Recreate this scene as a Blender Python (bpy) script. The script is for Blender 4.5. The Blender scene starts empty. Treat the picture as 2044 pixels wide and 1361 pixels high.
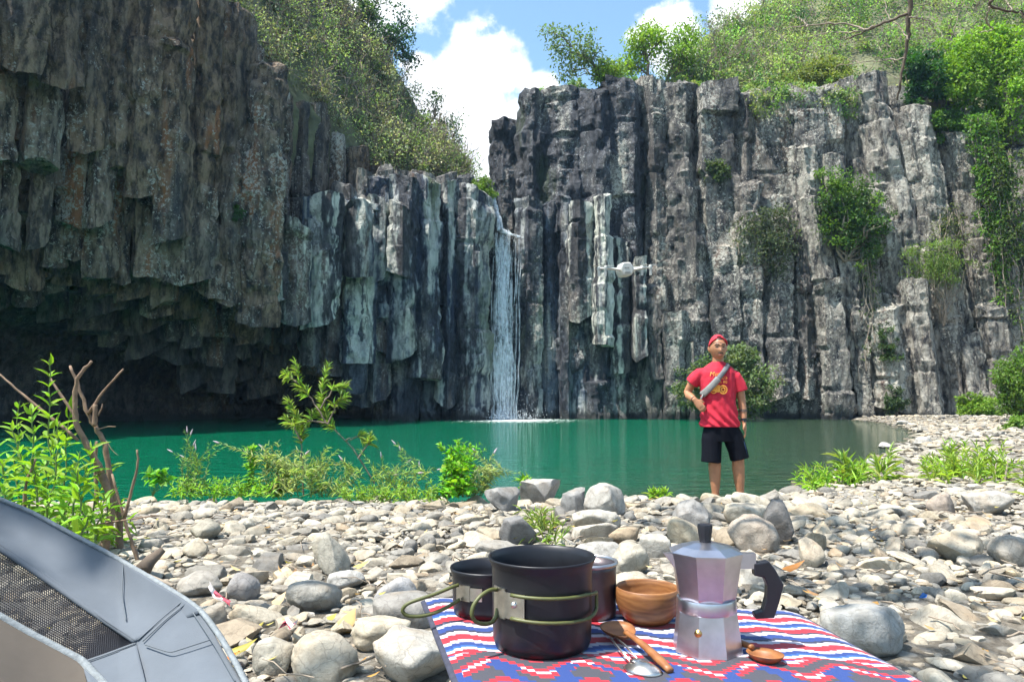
import bpy, math, random
import numpy as np
from mathutils import Vector, Matrix, Euler

random.seed(11)
RNG = np.random.default_rng(11)
SC = bpy.context.scene
COL = SC.collection
PI = math.pi

# ------------------------------------------------------------------ camera
F_PX, CX, CY, HOR, CAMZ = 1476.0, 1022.0, 680.5, 795.0, 1.05
PITCH = math.atan((HOR - CY) / F_PX)
cam_d = bpy.data.cameras.new('camera')
cam_d.sensor_width = 36.0
cam_d.lens = 36.0 * F_PX / 2044.0
cam_d.clip_start = 0.02
cam_d.clip_end = 3000
cam = bpy.data.objects.new('camera', cam_d)
COL.objects.link(cam)
cam.location = (0, 0, CAMZ)
cam.rotation_euler = (PI / 2 + PITCH, 0, 0)
SC.camera = cam

# ------------------------------------------------------------------ exposure
SC.view_settings.view_transform = 'Standard'
SC.view_settings.look = 'None'
SC.view_settings.gamma = 1.0
SC.view_settings.use_curve_mapping = False
SC.view_settings.exposure = 1.03
SC.cycles.use_adaptive_sampling = True
SC.cycles.adaptive_threshold = 0.03
SC.cycles.use_denoising = True
SC.cycles.max_bounces = 6
SC.cycles.diffuse_bounces = 2
SC.cycles.glossy_bounces = 2
SC.cycles.transparent_max_bounces = 16
SC.cycles.caustics_reflective = False
SC.cycles.caustics_refractive = False

# ------------------------------------------------------------------ sun + sky
SUN = Vector((-0.36, -0.19, 0.91)).normalized()       # direction towards the sun
sun_d = bpy.data.lights.new('sun', 'SUN')
sun_d.energy = 5.0
sun_d.angle = math.radians(0.53)
sun_d.color = (1.0, 0.955, 0.88)
sun = bpy.data.objects.new('sun', sun_d)
COL.objects.link(sun)
sun.rotation_euler = SUN.to_track_quat('Z', 'Y').to_euler()
sun.location = SUN * 60


def ray(px, py):
    cx, cy = (px - CX) / F_PX, (CY - py) / F_PX
    c, s = math.cos(PITCH), math.sin(PITCH)
    return np.array([cx, c - cy * s, s + cy * c])


def P(px, py, d):
    """world point on the sight line of a photo pixel at world depth y = d"""
    r = ray(px, py)
    return np.array([0, 0, CAMZ]) + r * (d / r[1])


def PZ(px, py, z):
    """world point where the sight line of a pixel meets the level z"""
    r = ray(px, py)
    return np.array([0, 0, CAMZ]) + r * ((z - CAMZ) / r[2])


class G:
    """small wrapper round a node tree"""
    def __init__(s, nt):
        s.nt = nt

    def n(s, typ, ins=None, **props):
        nd = s.nt.nodes.new(typ)
        for k, v in props.items():
            setattr(nd, k, v)
        for k, v in (ins or {}).items():
            s.put(nd.inputs[k], v)
        return nd

    def put(s, sock, v):
        if isinstance(v, bpy.types.NodeSocket):
            s.nt.links.new(v, sock)
        else:
            if sock.type == 'RGBA' and len(v) == 3:
                v = (*v, 1)
            sock.default_value = v

    def m(s, op, a, b=0.0, c=0.0, clamp=False):
        nd = s.n('ShaderNodeMath', operation=op, use_clamp=clamp)
        s.put(nd.inputs[0], a); s.put(nd.inputs[1], b); s.put(nd.inputs[2], c)
        return nd.outputs[0]

    def vm(s, op, a, b=(0, 0, 0), out=0):
        nd = s.n('ShaderNodeVectorMath', operation=op)
        s.put(nd.inputs[0], a); s.put(nd.inputs[1], b)
        return nd.outputs[out]

    def noise(s, vec, scale, detail=6, rough=0.55, dist=0.0, out=0):
        nd = s.n('ShaderNodeTexNoise', {'Vector': vec, 'Scale': scale, 'Detail': detail, 'Roughness': rough, 'Distortion': dist})
        return nd.outputs[out]

    def step(s, v, lo, hi):
        nd = s.n('ShaderNodeMapRange', {0: v, 1: lo, 2: hi, 3: 0.0, 4: 1.0}, interpolation_type='SMOOTHSTEP')
        return nd.outputs[0]

    def mix(s, f, a, b, blend='MIX'):
        nd = s.n('ShaderNodeMix', data_type='RGBA', blend_type=blend)
        s.put(nd.inputs[0], f); s.put(nd.inputs[6], a); s.put(nd.inputs[7], b)
        return nd.outputs[2]

    def ramp(s, v, stops, interp='LINEAR'):
        nd = s.n('ShaderNodeValToRGB', {0: v})
        cr = nd.color_ramp
        cr.interpolation = interp
        while len(cr.elements) < len(stops):
            cr.elements.new(0.5)
        for e, (p, c) in zip(cr.elements, stops):
            e.position = p
            e.color = (*c, 1)
        return nd.outputs[0]

    def scalev(s, vec, xyz):
        return s.vm('MULTIPLY', vec, xyz)

    def pos(s):
        return s.n('ShaderNodeNewGeometry').outputs['Position']

    def objattr(s, name):
        return s.n('ShaderNodeAttribute', attribute_type='OBJECT', attribute_name=name).outputs['Fac']

    def attr(s, name):
        return s.n('ShaderNodeAttribute', attribute_type='GEOMETRY', attribute_name=name).outputs['Color']


def new_mat(name):
    m = bpy.data.materials.new(name)
    m.use_nodes = True
    g = G(m.node_tree)
    b = m.node_tree.nodes['Principled BSDF']
    return m, g, b


world = bpy.data.worlds.new('World')
SC.world = world
world.use_nodes = True
wg = G(world.node_tree)
bgn = world.node_tree.nodes['Background']
sky = wg.n('ShaderNodeTexSky', sky_type='NISHITA', sun_disc=False)
sky.sun_elevation = math.asin(SUN.z)
sky.sun_rotation = math.atan2(SUN.x, SUN.y)
sky.air_density = 1.0
sky.dust_density = 1.4
sky.ozone_density = 1.6
SKY_S = 0.14
dirv = wg.n('ShaderNodeTexCoord').outputs['Generated']
dirn = wg.vm('NORMALIZE', dirv)
warp = wg.n('ShaderNodeTexNoise', {'Vector': dirn, 'Scale': 11.0, 'Detail': 3, 'Roughness': 0.55}).outputs[1]
dw = wg.vm('ADD', dirn, wg.scalev(wg.vm('SUBTRACT', warp, (0.5, 0.5, 0.5)), (0.075, 0.075, 0.075)))
blob = None
for px, py, rp in [(915, 225, 120), (955, 135, 98), (985, 300, 120), (1075, 195, 52), (845, 135, 34),
                   (1325, 72, 78), (1520, -4, 80), (715, -20, 105), (830, -26, 80)]:
    c = ray(px, py); c = c / np.linalg.norm(c)
    dd = wg.vm('DISTANCE', dw, tuple(c), out=1)
    v = wg.m('SUBTRACT', 1.0, wg.m('DIVIDE', dd, rp / F_PX))
    v = wg.m('MINIMUM', v, 1.0)
    blob = v if blob is None else wg.m('SMOOTH_MAX', blob, v, 0.25)
fn = wg.noise(dirn, 24.0, 6, 0.62)
puff = wg.step(wg.m('ADD', blob, wg.m('MULTIPLY', wg.m('SUBTRACT', fn, 0.5), 1.1)), -0.02, 0.36)
# scattered cloud over the rest of the sky, laid on a level layer so that it thins to streaks low down
sep = wg.n('ShaderNodeSeparateXYZ', {0: dirn})
zc = wg.m('MAXIMUM', sep.outputs[2], 0.06)
lay = wg.n('ShaderNodeCombineXYZ', {0: wg.m('DIVIDE', sep.outputs[0], zc), 1: wg.m('DIVIDE', sep.outputs[1], zc)}).outputs[0]
sc_n = wg.noise(wg.vm('ADD', lay, (3.1, 7.7, 0.0)), 0.9, 4, 0.58)
scat = wg.m('MULTIPLY', wg.step(sc_n, 0.56, 0.74), 0.75)
cover = wg.m('MAXIMUM', puff, scat, clamp=True)
shade = wg.noise(dirn, 14.0, 2, 0.55)
ccol = wg.ramp(shade, [(0.3, (4.9, 5.2, 5.7)), (0.62, (6.6, 6.6, 6.6))])
skyc = wg.mix(1.0, sky.outputs[0], (1.0, 1.14, 1.10), 'MULTIPLY')
skyc = wg.mix(wg.m('MULTIPLY', cover, 0.97), skyc, ccol)
wg.put(bgn.inputs[0], skyc)
bgn.inputs[1].default_value = SKY_S
world.cycles.sampling_method = 'MANUAL'
world.cycles.sample_map_resolution = 512

# ------------------------------------------------------------------ helpers
_perm = np.random.default_rng(5).permutation(512)
_val = np.random.default_rng(6).random(512)


def vnoise(p):
    p = np.asarray(p, float)
    i = np.floor(p).astype(np.int64)
    f = p - i
    u = f * f * (3 - 2 * f)

    def h(a, b, c):
        return _val[_perm[(_perm[(_perm[a & 511] + b) & 511] + c) & 511]]
    x, y, z = i[..., 0], i[..., 1], i[..., 2]
    ux, uy, uz = u[..., 0], u[..., 1], u[..., 2]
    r = 0
    for dx in (0, 1):
        for dy in (0, 1):
            for dz in (0, 1):
                w = (ux if dx else 1 - ux) * (uy if dy else 1 - uy) * (uz if dz else 1 - uz)
                r = r + w * h(x + dx, y + dy, z + dz)
    return r


def fbm(p, oct=4, gain=0.5):
    p = np.asarray(p, float)
    a, s, t = 1.0, 0.0, 0.0
    for k in range(oct):
        s = s + a * vnoise(p + 17.3 * k)
        t += a
        a *= gain
        p = p * 2.03
    return s / t


def mesh_np(name, V, Fs, smooth=True, sharp=None):
    """V (n,3); Fs list of int arrays (m,k)"""
    me = bpy.data.meshes.new(name)
    V = np.asarray(V, np.float32)
    Fs = [np.asarray(f, np.int32) for f in (Fs if isinstance(Fs, list) else [Fs]) if len(f)]
    nl = sum(f.size for f in Fs); npoly = sum(len(f) for f in Fs)
    me.vertices.add(len(V)); me.loops.add(nl); me.polygons.add(npoly)
    me.vertices.foreach_set('co', V.ravel())
    me.loops.foreach_set('vertex_index', np.concatenate([f.ravel() for f in Fs]))
    st, o = [], 0
    for f in Fs:
        st.append(o + np.arange(len(f)) * f.shape[1]); o += f.size
    me.polygons.foreach_set('loop_start', np.concatenate(st).astype(np.int32))
    me.polygons.foreach_set('use_smooth', np.full(npoly, smooth))
    me.update(calc_edges=True)
    me.validate()
    if sharp:
        me.set_sharp_from_angle(angle=math.radians(sharp))
    return me


def link(name, me, mat=None, parent=None, loc=(0, 0, 0)):
    o = bpy.data.objects.new(name, me)
    COL.objects.link(o)
    o.location = loc
    if mat is not None and me is not None and not me.materials:
        me.materials.append(mat)
    if parent is not None:
        o.parent = parent
    return o


def tag(o, label=None, cat=None, group=None, kind=None):
    for k, v in (('label', label), ('category', cat), ('group', group), ('kind', kind)):
        if v:
            o[k] = v
    return o


def empty(name, loc, label=None, cat=None, group=None, kind=None, rz=0.0):
    o = bpy.data.objects.new(name, None)
    COL.objects.link(o)
    o.location = loc
    o.rotation_euler.z = rz
    o.empty_display_size = 0.1
    return tag(o, label, cat, group, kind)


class MB:
    """collects shapes into one mesh"""
    def __init__(s):
        s.V, s.F3, s.F4, s.nv = [], [], [], 0

    def add(s, V, F):
        V = np.asarray(V, float).reshape(-1, 3)
        F = np.asarray(F, int)
        if len(F):
            (s.F3 if F.shape[1] == 3 else s.F4).append(F + s.nv)
        s.V.append(V); s.nv += len(V)
        return s

    def addm(s, V, Fl):
        V = np.asarray(V, float).reshape(-1, 3)
        for F in Fl:
            F = np.asarray(F, int)
            if len(F):
                (s.F3 if F.shape[1] == 3 else s.F4).append(F + s.nv)
        s.V.append(V); s.nv += len(V)
        return s

    def mesh(s, name, smooth=True, sharp=None):
        Fs = []
        if s.F3: Fs.append(np.concatenate(s.F3))
        if s.F4: Fs.append(np.concatenate(s.F4))
        return mesh_np(name, np.concatenate(s.V), Fs, smooth, sharp)

    def build(s, name, mat, parent=None, loc=(0, 0, 0), smooth=True, sharp=None):
        return link(name, s.mesh(name, smooth, sharp), mat, parent, loc)

    def box(s, c, size, R=None, taper=1.0, taper_y=None):
        c = np.array(c, float); h = np.array(size, float) / 2
        ty = taper if taper_y is None else taper_y
        V = []
        for z in (-1, 1):
            k, ky = (1, 1) if z < 0 else (taper, ty)
            for x, y in ((-1, -1), (1, -1), (1, 1), (-1, 1)):
                V.append((x * h[0] * k, y * h[1] * ky, z * h[2]))
        V = np.array(V)
        if R is not None:
            V = V @ np.array(R).T
        return s.add(V + c, [(0, 3, 2, 1), (4, 5, 6, 7), (0, 1, 5, 4), (1, 2, 6, 5), (2, 3, 7, 6), (3, 0, 4, 7)])

    def tube(s, pts, rad, n=8, caps=True, flat=1.0):
        pts = np.asarray(pts, float)
        N = len(pts)
        rad = np.broadcast_to(np.asarray(rad, float), (N,))
        T = np.gradient(pts, axis=0)
        T /= np.linalg.norm(T, axis=1)[:, None] + 1e-12
        u = np.cross(T[0], (0, 0, 1.0))
        if np.linalg.norm(u) < 0.1:
            u = np.cross(T[0], (1.0, 0, 0))
        V = []
        a = np.arange(n) * 2 * PI / n
        for i in range(N):
            u = u - T[i] * np.dot(u, T[i])
            u /= np.linalg.norm(u) + 1e-12
            v = np.cross(T[i], u)
            V.append(pts[i] + rad[i] * (np.cos(a)[:, None] * u + flat * np.sin(a)[:, None] * v))
        V = np.concatenate(V)
        i, j = np.meshgrid(np.arange(N - 1), np.arange(n), indexing='ij')
        i, j = i.ravel(), j.ravel()
        F4 = np.stack([i * n + j, i * n + (j + 1) % n, (i + 1) * n + (j + 1) % n, (i + 1) * n + j], 1)
        F3 = []
        if caps:
            V = np.concatenate([V, pts[:1], pts[-1:]])
            k = N * n
            for j in range(n):
                F3.append((k, (j + 1) % n, j))
                F3.append((k + 1, (N - 1) * n + j, (N - 1) * n + (j + 1) % n))
        return s.addm(V, [F4, np.array(F3, int).reshape(-1, 3)])

    def lathe(s, prof, c=(0, 0, 0), n=48, sx=1.0, sy=1.0, close=False, a0=0.0, square=0.0):
        """prof list of (r,z)"""
        prof = np.asarray(prof, float)
        a = np.arange(n) * 2 * PI / n + a0
        V = []
        for r, z in prof:
            V.append(np.stack([np.cos(a) * r * sx, np.sin(a) * r * sy, np.full(n, z)], 1))
        V = np.concatenate(V) + np.array(c, float)
        N = len(prof)
        i, j = np.meshgrid(np.arange(N - 1), np.arange(n), indexing='ij')
        i, j = i.ravel(), j.ravel()
        F4 = np.stack([i * n + j, i * n + (j + 1) % n, (i + 1) * n + (j + 1) % n, (i + 1) * n + j], 1)
        return s.add(V, F4)

    def grid(s, Gd):
        """Gd (a,b,3)"""
        a, b = Gd.shape[:2]
        i, j = np.meshgrid(np.arange(a - 1), np.arange(b - 1), indexing='ij')
        i, j = i.ravel(), j.ravel()
        return s.add(Gd.reshape(-1, 3), np.stack([i * b + j, (i + 1) * b + j, (i + 1) * b + j + 1, i * b + j + 1], 1))


def interp(x, tab, k=1):
    xs = [t[0] for t in tab]
    return float(np.interp(x, xs, [t[k] for t in tab]))


def col_attr(me, cols, name='tint'):
    a = me.color_attributes.new(name, 'FLOAT_COLOR', 'POINT')
    c = np.ones((len(me.vertices), 4), np.float32)
    c[:, :3] = cols
    a.data.foreach_set('color', c.ravel())


# ------------------------------------------------------------------ materials
def rock_mat():
    m, g, b = new_mat('columnar_basalt')
    p = g.pos()
    lich, rust, streak, wet, lightn = (g.objattr(k) for k in ('lichen', 'rust', 'streak', 'wet', 'pale'))
    n1 = g.noise(g.scalev(p, (1, 1, 0.35)), 0.55, 3, 0.62)
    n2 = g.noise(g.scalev(p, (1, 1, 0.42)), 2.9, 4, 0.68)
    big = g.noise(g.scalev(p, (1, 1, 0.4)), 0.32, 2, 0.5)
    base = g.ramp(g.m('ADD', g.m('MULTIPLY', n1, 0.55), g.m('MULTIPLY', n2, 0.45)),
                  [(0.34, (0.008, 0.009, 0.013)), (0.46, (0.030, 0.030, 0.033)), (0.55, (0.082, 0.078, 0.074)), (0.68, (0.21, 0.195, 0.172))])
    base = g.mix(g.m('MULTIPLY', g.step(big, 0.34, 0.56), g.m('MULTIPLY', rust, 0.95), clamp=True), base, g.mix(g.step(n2, 0.36, 0.64), (0.026, 0.018, 0.013), (0.29, 0.185, 0.105)))
    # paler bare rock, doubling as painted sun on the far right columns
    base = g.mix(g.m('MULTIPLY', lightn, g.step(n2, 0.34, 0.66)), base, (0.37, 0.345, 0.295))
    # rust and mineral run-off share one drawn-out noise
    ns = g.n('ShaderNodeTexNoise', {'Vector': g.scalev(p, (1.25, 1.25, 0.07)), 'Scale': 1.0, 'Detail': 3, 'Roughness': 0.6})
    nsc = g.n('ShaderNodeSeparateColor', {0: ns.outputs[1]})
    rf = g.m('ADD', g.m('MULTIPLY', nsc.outputs[1], 0.5), g.m('MULTIPLY', n1, 0.5))
    base = g.mix(g.m('MULTIPLY', g.step(rf, 0.55, 0.63), g.m('MULTIPLY', rust, 1.1), clamp=True), base, (0.27, 0.115, 0.045))
    sf = g.m('MULTIPLY', g.step(g.m('ADD', g.m('MULTIPLY', ns.outputs[0], 0.75), g.m('MULTIPLY', n2, 0.25)), 0.46, 0.56), streak, clamp=True)
    base = g.mix(sf, base, g.mix(g.step(n2, 0.35, 0.6), (0.34, 0.35, 0.31), (0.72, 0.71, 0.60)))
    base = g.mix(g.m('MULTIPLY', g.step(nsc.outputs[2], 0.55, 0.7), g.m('MULTIPLY', streak, 0.6)), base, (0.07, 0.10, 0.15))
    # lichen
    nl = g.noise(p, 7.0, 5, 0.8)
    lf = g.m('ADD', nl, g.m('MULTIPLY', g.m('SUBTRACT', n1, 0.5), 0.65))
    lf = g.m('ADD', lf, g.m('MULTIPLY', g.m('SUBTRACT', lich, 1.0), 0.10))
    base = g.mix(g.m('MULTIPLY', g.step(lf, 0.56, 0.61), 0.85), base, (0.46, 0.44, 0.375))
    # moss on wet rock
    sep = g.n('ShaderNodeSeparateXYZ', {0: p})
    mf = g.m('MULTIPLY', g.step(g.m('ADD', g.m('MULTIPLY', big, 0.6), g.m('MULTIPLY', nsc.outputs[0], 0.4)), 0.57, 0.63), g.m('MULTIPLY', wet, 0.8))
    base = g.mix(mf, base, (0.055, 0.085, 0.018))
    dark = g.mix(1.0, base, (0.24, 0.36, 0.62), 'MULTIPLY')
    base = g.mix(g.m('MULTIPLY', g.m('MULTIPLY', wet, g.step(n1, 0.68, 0.46)), g.m('SUBTRACT', 1.0, g.m('MULTIPLY', sf, 0.8))), base, dark)
    # water mark at the foot
    base = g.mix(g.step(g.m('ADD', sep.outputs[2], g.m('MULTIPLY', n2, 0.4)), 0.75, 0.35), base, (0.026, 0.027, 0.028))
    # fine joints and cracks
    cv = g.vm('ADD', g.scalev(p, (1, 1, 0.16)), g.scalev(g.n('ShaderNodeCombineXYZ', {0: n1, 1: n2, 2: nl}).outputs[0], (0.5, 0.5, 0.35)))
    ce = g.n('ShaderNodeTexVoronoi', {'Vector': cv, 'Scale': 1.25}, feature='DISTANCE_TO_EDGE').outputs['Distance']
    crack = g.m('MULTIPLY', g.step(ce, 0.028, 0.002), g.step(n2, 0.42, 0.60))
    base = g.mix(g.m('MULTIPLY', crack, 0.7), base, (0.008, 0.008, 0.009))
    g.put(b.inputs['Base Color'], base)
    g.put(b.inputs['Roughness'], g.m('SUBTRACT', 0.88, g.m('MULTIPLY', wet, g.m('MULTIPLY', g.step(n2, 0.3, 0.7), 0.55))))
    bp = g.n('ShaderNodeBump', {'Strength': 0.95, 'Distance': 0.28, 'Height': g.m('ADD', g.noise(g.scalev(p, (1, 1, 0.7)), 3.6, 5, 0.74), g.m('MULTIPLY', crack, -0.35))})
    g.put(b.inputs['Normal'], bp.outputs[0])
    return m


def stone_mat(name, use_attr):
    m, g, b = new_mat(name)
    tc = g.n('ShaderNodeTexCoord').outputs['Object']
    oi = g.n('ShaderNodeObjectInfo')
    p = g.pos()
    col = g.attr('tint') if use_attr else oi.outputs['Color']
    n1 = g.noise(p, 22.0, 6, 0.6)
    n2 = g.noise(p, 95.0, 5, 0.65)
    n3 = g.noise(p, 6.0, 4, 0.6)
    c = g.mix(g.step(n1, 0.40, 0.72), col, g.mix(1.0, col, (0.62, 0.60, 0.58), 'MULTIPLY'))
    c = g.mix(g.m('MULTIPLY', g.step(n3, 0.5, 0.7), 0.5), c, g.mix(1.0, col, (1.10, 0.93, 0.74), 'MULTIPLY'))
    vn = g.n('ShaderNodeTexVoronoi', {'Vector': g.vm('ADD', p, g.scalev(g.noise(p, 18, 3, out=1), (0.05, 0.05, 0.05))), 'Scale': 16.0}, feature='DISTANCE_TO_EDGE').outputs['Distance']
    c = g.mix(g.m('MULTIPLY', g.step(vn, 0.035, 0.0), 0.5), c, g.mix(1.0, col, (0.45, 0.42, 0.40), 'MULTIPLY'))
    c = g.mix(g.m('MULTIPLY', g.step(n2, 0.55, 0.75), 0.45), c, g.mix(1.0, col, (0.40, 0.40, 0.42), 'MULTIPLY'))
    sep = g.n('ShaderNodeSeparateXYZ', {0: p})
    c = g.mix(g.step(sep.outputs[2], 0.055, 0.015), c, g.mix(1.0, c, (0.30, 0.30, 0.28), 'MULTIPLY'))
    g.put(b.inputs['Base Color'], c)
    b.inputs['Roughness'].default_value = 0.82
    bp = g.n('ShaderNodeBump', {'Strength': 0.6, 'Distance': 0.006, 'Height': g.m('ADD', n2, g.m('MULTIPLY', n1, 2.0))})
    g.put(b.inputs['Normal'], bp.outputs[0])
    return m


def ground_mat():
    m, g, b = new_mat('gravel_silt')
    p = g.pos()
    v = g.n('ShaderNodeTexVoronoi', {'Vector': g.vm('ADD', p, g.scalev(g.noise(p, 6, 3, out=1), (0.08, 0.08, 0))), 'Scale': 14.0})
    n = g.noise(p, 3.0, 6, 0.6)
    n2 = g.noise(p, 60.0, 5, 0.7)
    c = g.ramp(g.m('ADD', g.m('MULTIPLY', n2, 0.6), g.m('MULTIPLY', n, 0.4)), [(0.35, (0.07, 0.058, 0.043)), (0.5, (0.16, 0.137, 0.104)), (0.65, (0.27, 0.235, 0.185))])
    st = g.ramp(g.n('ShaderNodeSeparateColor', {0: v.outputs['Color']}).outputs[0], [(0.0, (0.15, 0.14, 0.125)), (0.5, (0.28, 0.26, 0.22)), (1.0, (0.40, 0.37, 0.32))])
    c = g.mix(g.step(v.outputs['Distance'], 0.5, 0.36), c, st)
    sep = g.n('ShaderNodeSeparateXYZ', {0: p})
    c = g.mix(g.step(g.m('ADD', sep.outputs[2], g.m('MULTIPLY', n, 0.03)), 0.07, 0.02), c, g.mix(1.0, c, (0.34, 0.32, 0.27), 'MULTIPLY'))
    g.put(b.inputs['Base Color'], c)
    b.inputs['Roughness'].default_value = 0.95
    bp = g.n('ShaderNodeBump', {'Strength': 0.9, 'Distance': 0.03, 'Height': g.m('SUBTRACT', n2, g.m('MULTIPLY', v.outputs['Distance'], 1.6))})
    g.put(b.inputs['Normal'], bp.outputs[0])
    return m


def leaf_mat(name, col=None, transl=0.4, var=0.35, rough=0.5, spec=0.3):
    """leaf: diffuse + light shining through; colour from the mesh or fixed"""
    m, g, b = new_mat(name)
    out = m.node_tree.nodes['Material Output']
    c = g.attr('tint') if col is None else col
    p = g.pos()
    n = g.noise(p, 30.0, 3, 0.6)
    oi = g.n('ShaderNodeObjectInfo').outputs['Random']
    if col is not None:
        rgb = g.n('ShaderNodeRGB'); rgb.outputs[0].default_value = (*col, 1); c = rgb.outputs[0]
        c = g.mix(g.m('MULTIPLY', oi, 0.6), c, (col[0] * 1.35, col[1] * 1.02, col[2] * 0.7))
    c = g.mix(var, c, g.mix(1.0, c, g.ramp(n, [(0.3, (0.45, 0.5, 0.5)), (0.7, (1.5, 1.4, 1.3))]), 'MULTIPLY'))
    g.put(b.inputs['Base Color'], c)
    b.inputs['Roughness'].default_value = rough
    b.inputs['Specular IOR Level'].default_value = spec
    tr = g.n('ShaderNodeBsdfTranslucent', {'Color': g.mix(1.0, c, (1.35, 1.5, 0.55), 'MULTIPLY')})
    mx = g.n('ShaderNodeMixShader', {0: transl, 1: b.outputs[0], 2: tr.outputs[0]})
    g.put(out.inputs[0], mx.outputs[0])
    return m


def simple(name, col, rough=0.6, metal=0.0, noise=0.0, nscale=20.0, bump=0.0, bscale=60.0, bdist=0.002, spec=0.5, coat=0.0):
    m, g, b = new_mat(name)
    tc = g.n('ShaderNodeTexCoord').outputs['Object']
    c = col
    if noise:
        n = g.noise(tc, nscale, 6, 0.6)
        c = g.ramp(n, [(0.3, tuple(x * (1 - noise) for x in col)), (0.7, tuple(min(1, x * (1 + noise)) for x in col))])
    g.put(b.inputs['Base Color'], c)
    if noise:
        g.put(b.inputs['Roughness'], g.m('ADD', rough - 0.06, g.m('MULTIPLY', g.noise(tc, nscale * 2.3, 4), 0.12)))
    else:
        b.inputs['Roughness'].default_value = rough
    b.inputs['Metallic'].default_value = metal
    b.inputs['Specular IOR Level'].default_value = spec
    b.inputs['Coat Weight'].default_value = coat
    if bump:
        bp = g.n('ShaderNodeBump', {'Strength': bump, 'Distance': bdist, 'Height': g.noise(tc, bscale, 5, 0.6)})
        g.put(b.inputs['Normal'], bp.outputs[0])
    return m


def water_mat():
    m, g, b = new_mat('pool_water')
    p = g.pos()
    sep = g.n('ShaderNodeSeparateXYZ', {0: p})
    x, y = sep.outputs[0], sep.outputs[1]
    # deep water scatters green, the shallows by the right bank show their brown bed
    sh = g.m('SUBTRACT', x, g.m('MULTIPLY', g.m('SUBTRACT', y, 7.0), 0.36))
    nb = g.noise(p, 0.7, 5, 0.6)
    shf = g.step(g.m('ADD', sh, g.m('MULTIPLY', g.m('SUBTRACT', nb, 0.5), 3.0)), -1.6, 3.4)
    nearf = g.step(y, 10.0, 7.2)
    bed = g.ramp(g.noise(p, 5.0, 6, 0.65), [(0.35, (0.012, 0.034, 0.018)), (0.6, (0.036, 0.062, 0.034)), (0.75, (0.085, 0.105, 0.065))])
    deep = g.mix(g.noise(p, 0.16, 3), (0.000, 0.074, 0.038), (0.002, 0.112, 0.054))
    c = g.mix(shf, deep, bed)
    c = g.mix(g.m('MULTIPLY', nearf, g.m('MULTIPLY', g.step(x, -1.0, 2.0), 0.7)), c, bed)
    # foam flecks where the fall lands
    fx, fy = FALL[0], FALL[1]
    ex = g.m('DIVIDE', g.m('SUBTRACT', x, fx + 0.6), 4.4)
    ey = g.m('DIVIDE', g.m('SUBTRACT', y, fy - 1.0), 7.0)
    rr = g.m('SQRT', g.m('ADD', g.m('MULTIPLY', ex, ex), g.m('MULTIPLY', ey, ey)))
    ff = g.noise(g.scalev(p, (1, 0.6, 1)), 4.5, 8, 0.75)
    foam = g.step(g.m('SUBTRACT', ff, g.m('MULTIPLY', rr, 0.25)), 0.37, 0.45)
    glint = g.m('MULTIPLY', g.step(g.noise(g.scalev(p, (1, 0.7, 1)), 3.0, 6, 0.8), 0.735, 0.76), g.step(y, 14.0, 30.0))  # ripple sparkles painted white over the far pool
    foam = g.m('MAXIMUM', g.m('MULTIPLY', foam, 0.9), g.m('MULTIPLY', glint, 0.7))
    c = g.mix(foam, c, (0.75, 0.8, 0.8))
    g.put(b.inputs['Base Color'], c)
    g.put(b.inputs['Roughness'], g.m('ADD', 0.05, g.m('MULTIPLY', foam, 0.6)))
    b.inputs['IOR'].default_value = 1.33
    w1 = g.noise(g.scalev(p, (0.7, 1.7, 1)), 2.3, 4, 0.55, 0.6)
    w2 = g.noise(g.scalev(p, (0.45, 2.0, 1)), 6.5, 3, 0.6, 0.4)
    hgt = g.m('ADD', g.m('MULTIPLY', w1, 0.7), g.m('MULTIPLY', w2, 0.25))
    bp = g.n('ShaderNodeBump', {'Strength': 0.8, 'Distance': 0.16, 'Height': hgt})
    g.put(b.inputs['Normal'], bp.outputs[0])
    return m


FALL = P(1003, 836, 37.6)
M = {}
M['rock'] = rock_mat()
M['stone'] = stone_mat('river_stone', False)
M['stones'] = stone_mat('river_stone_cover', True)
M['ground'] = ground_mat()
M['water'] = water_mat()
M['leafs'] = leaf_mat('foliage', None, 0.38)
M['bark'] = simple('grey_bark', (0.16, 0.125, 0.095), 0.9, noise=0.45, nscale=14, bump=0.6, bscale=40, bdist=0.01)
M['twig'] = simple('dry_twig', (0.26, 0.21, 0.16), 0.9, noise=0.35, nscale=10)

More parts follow.
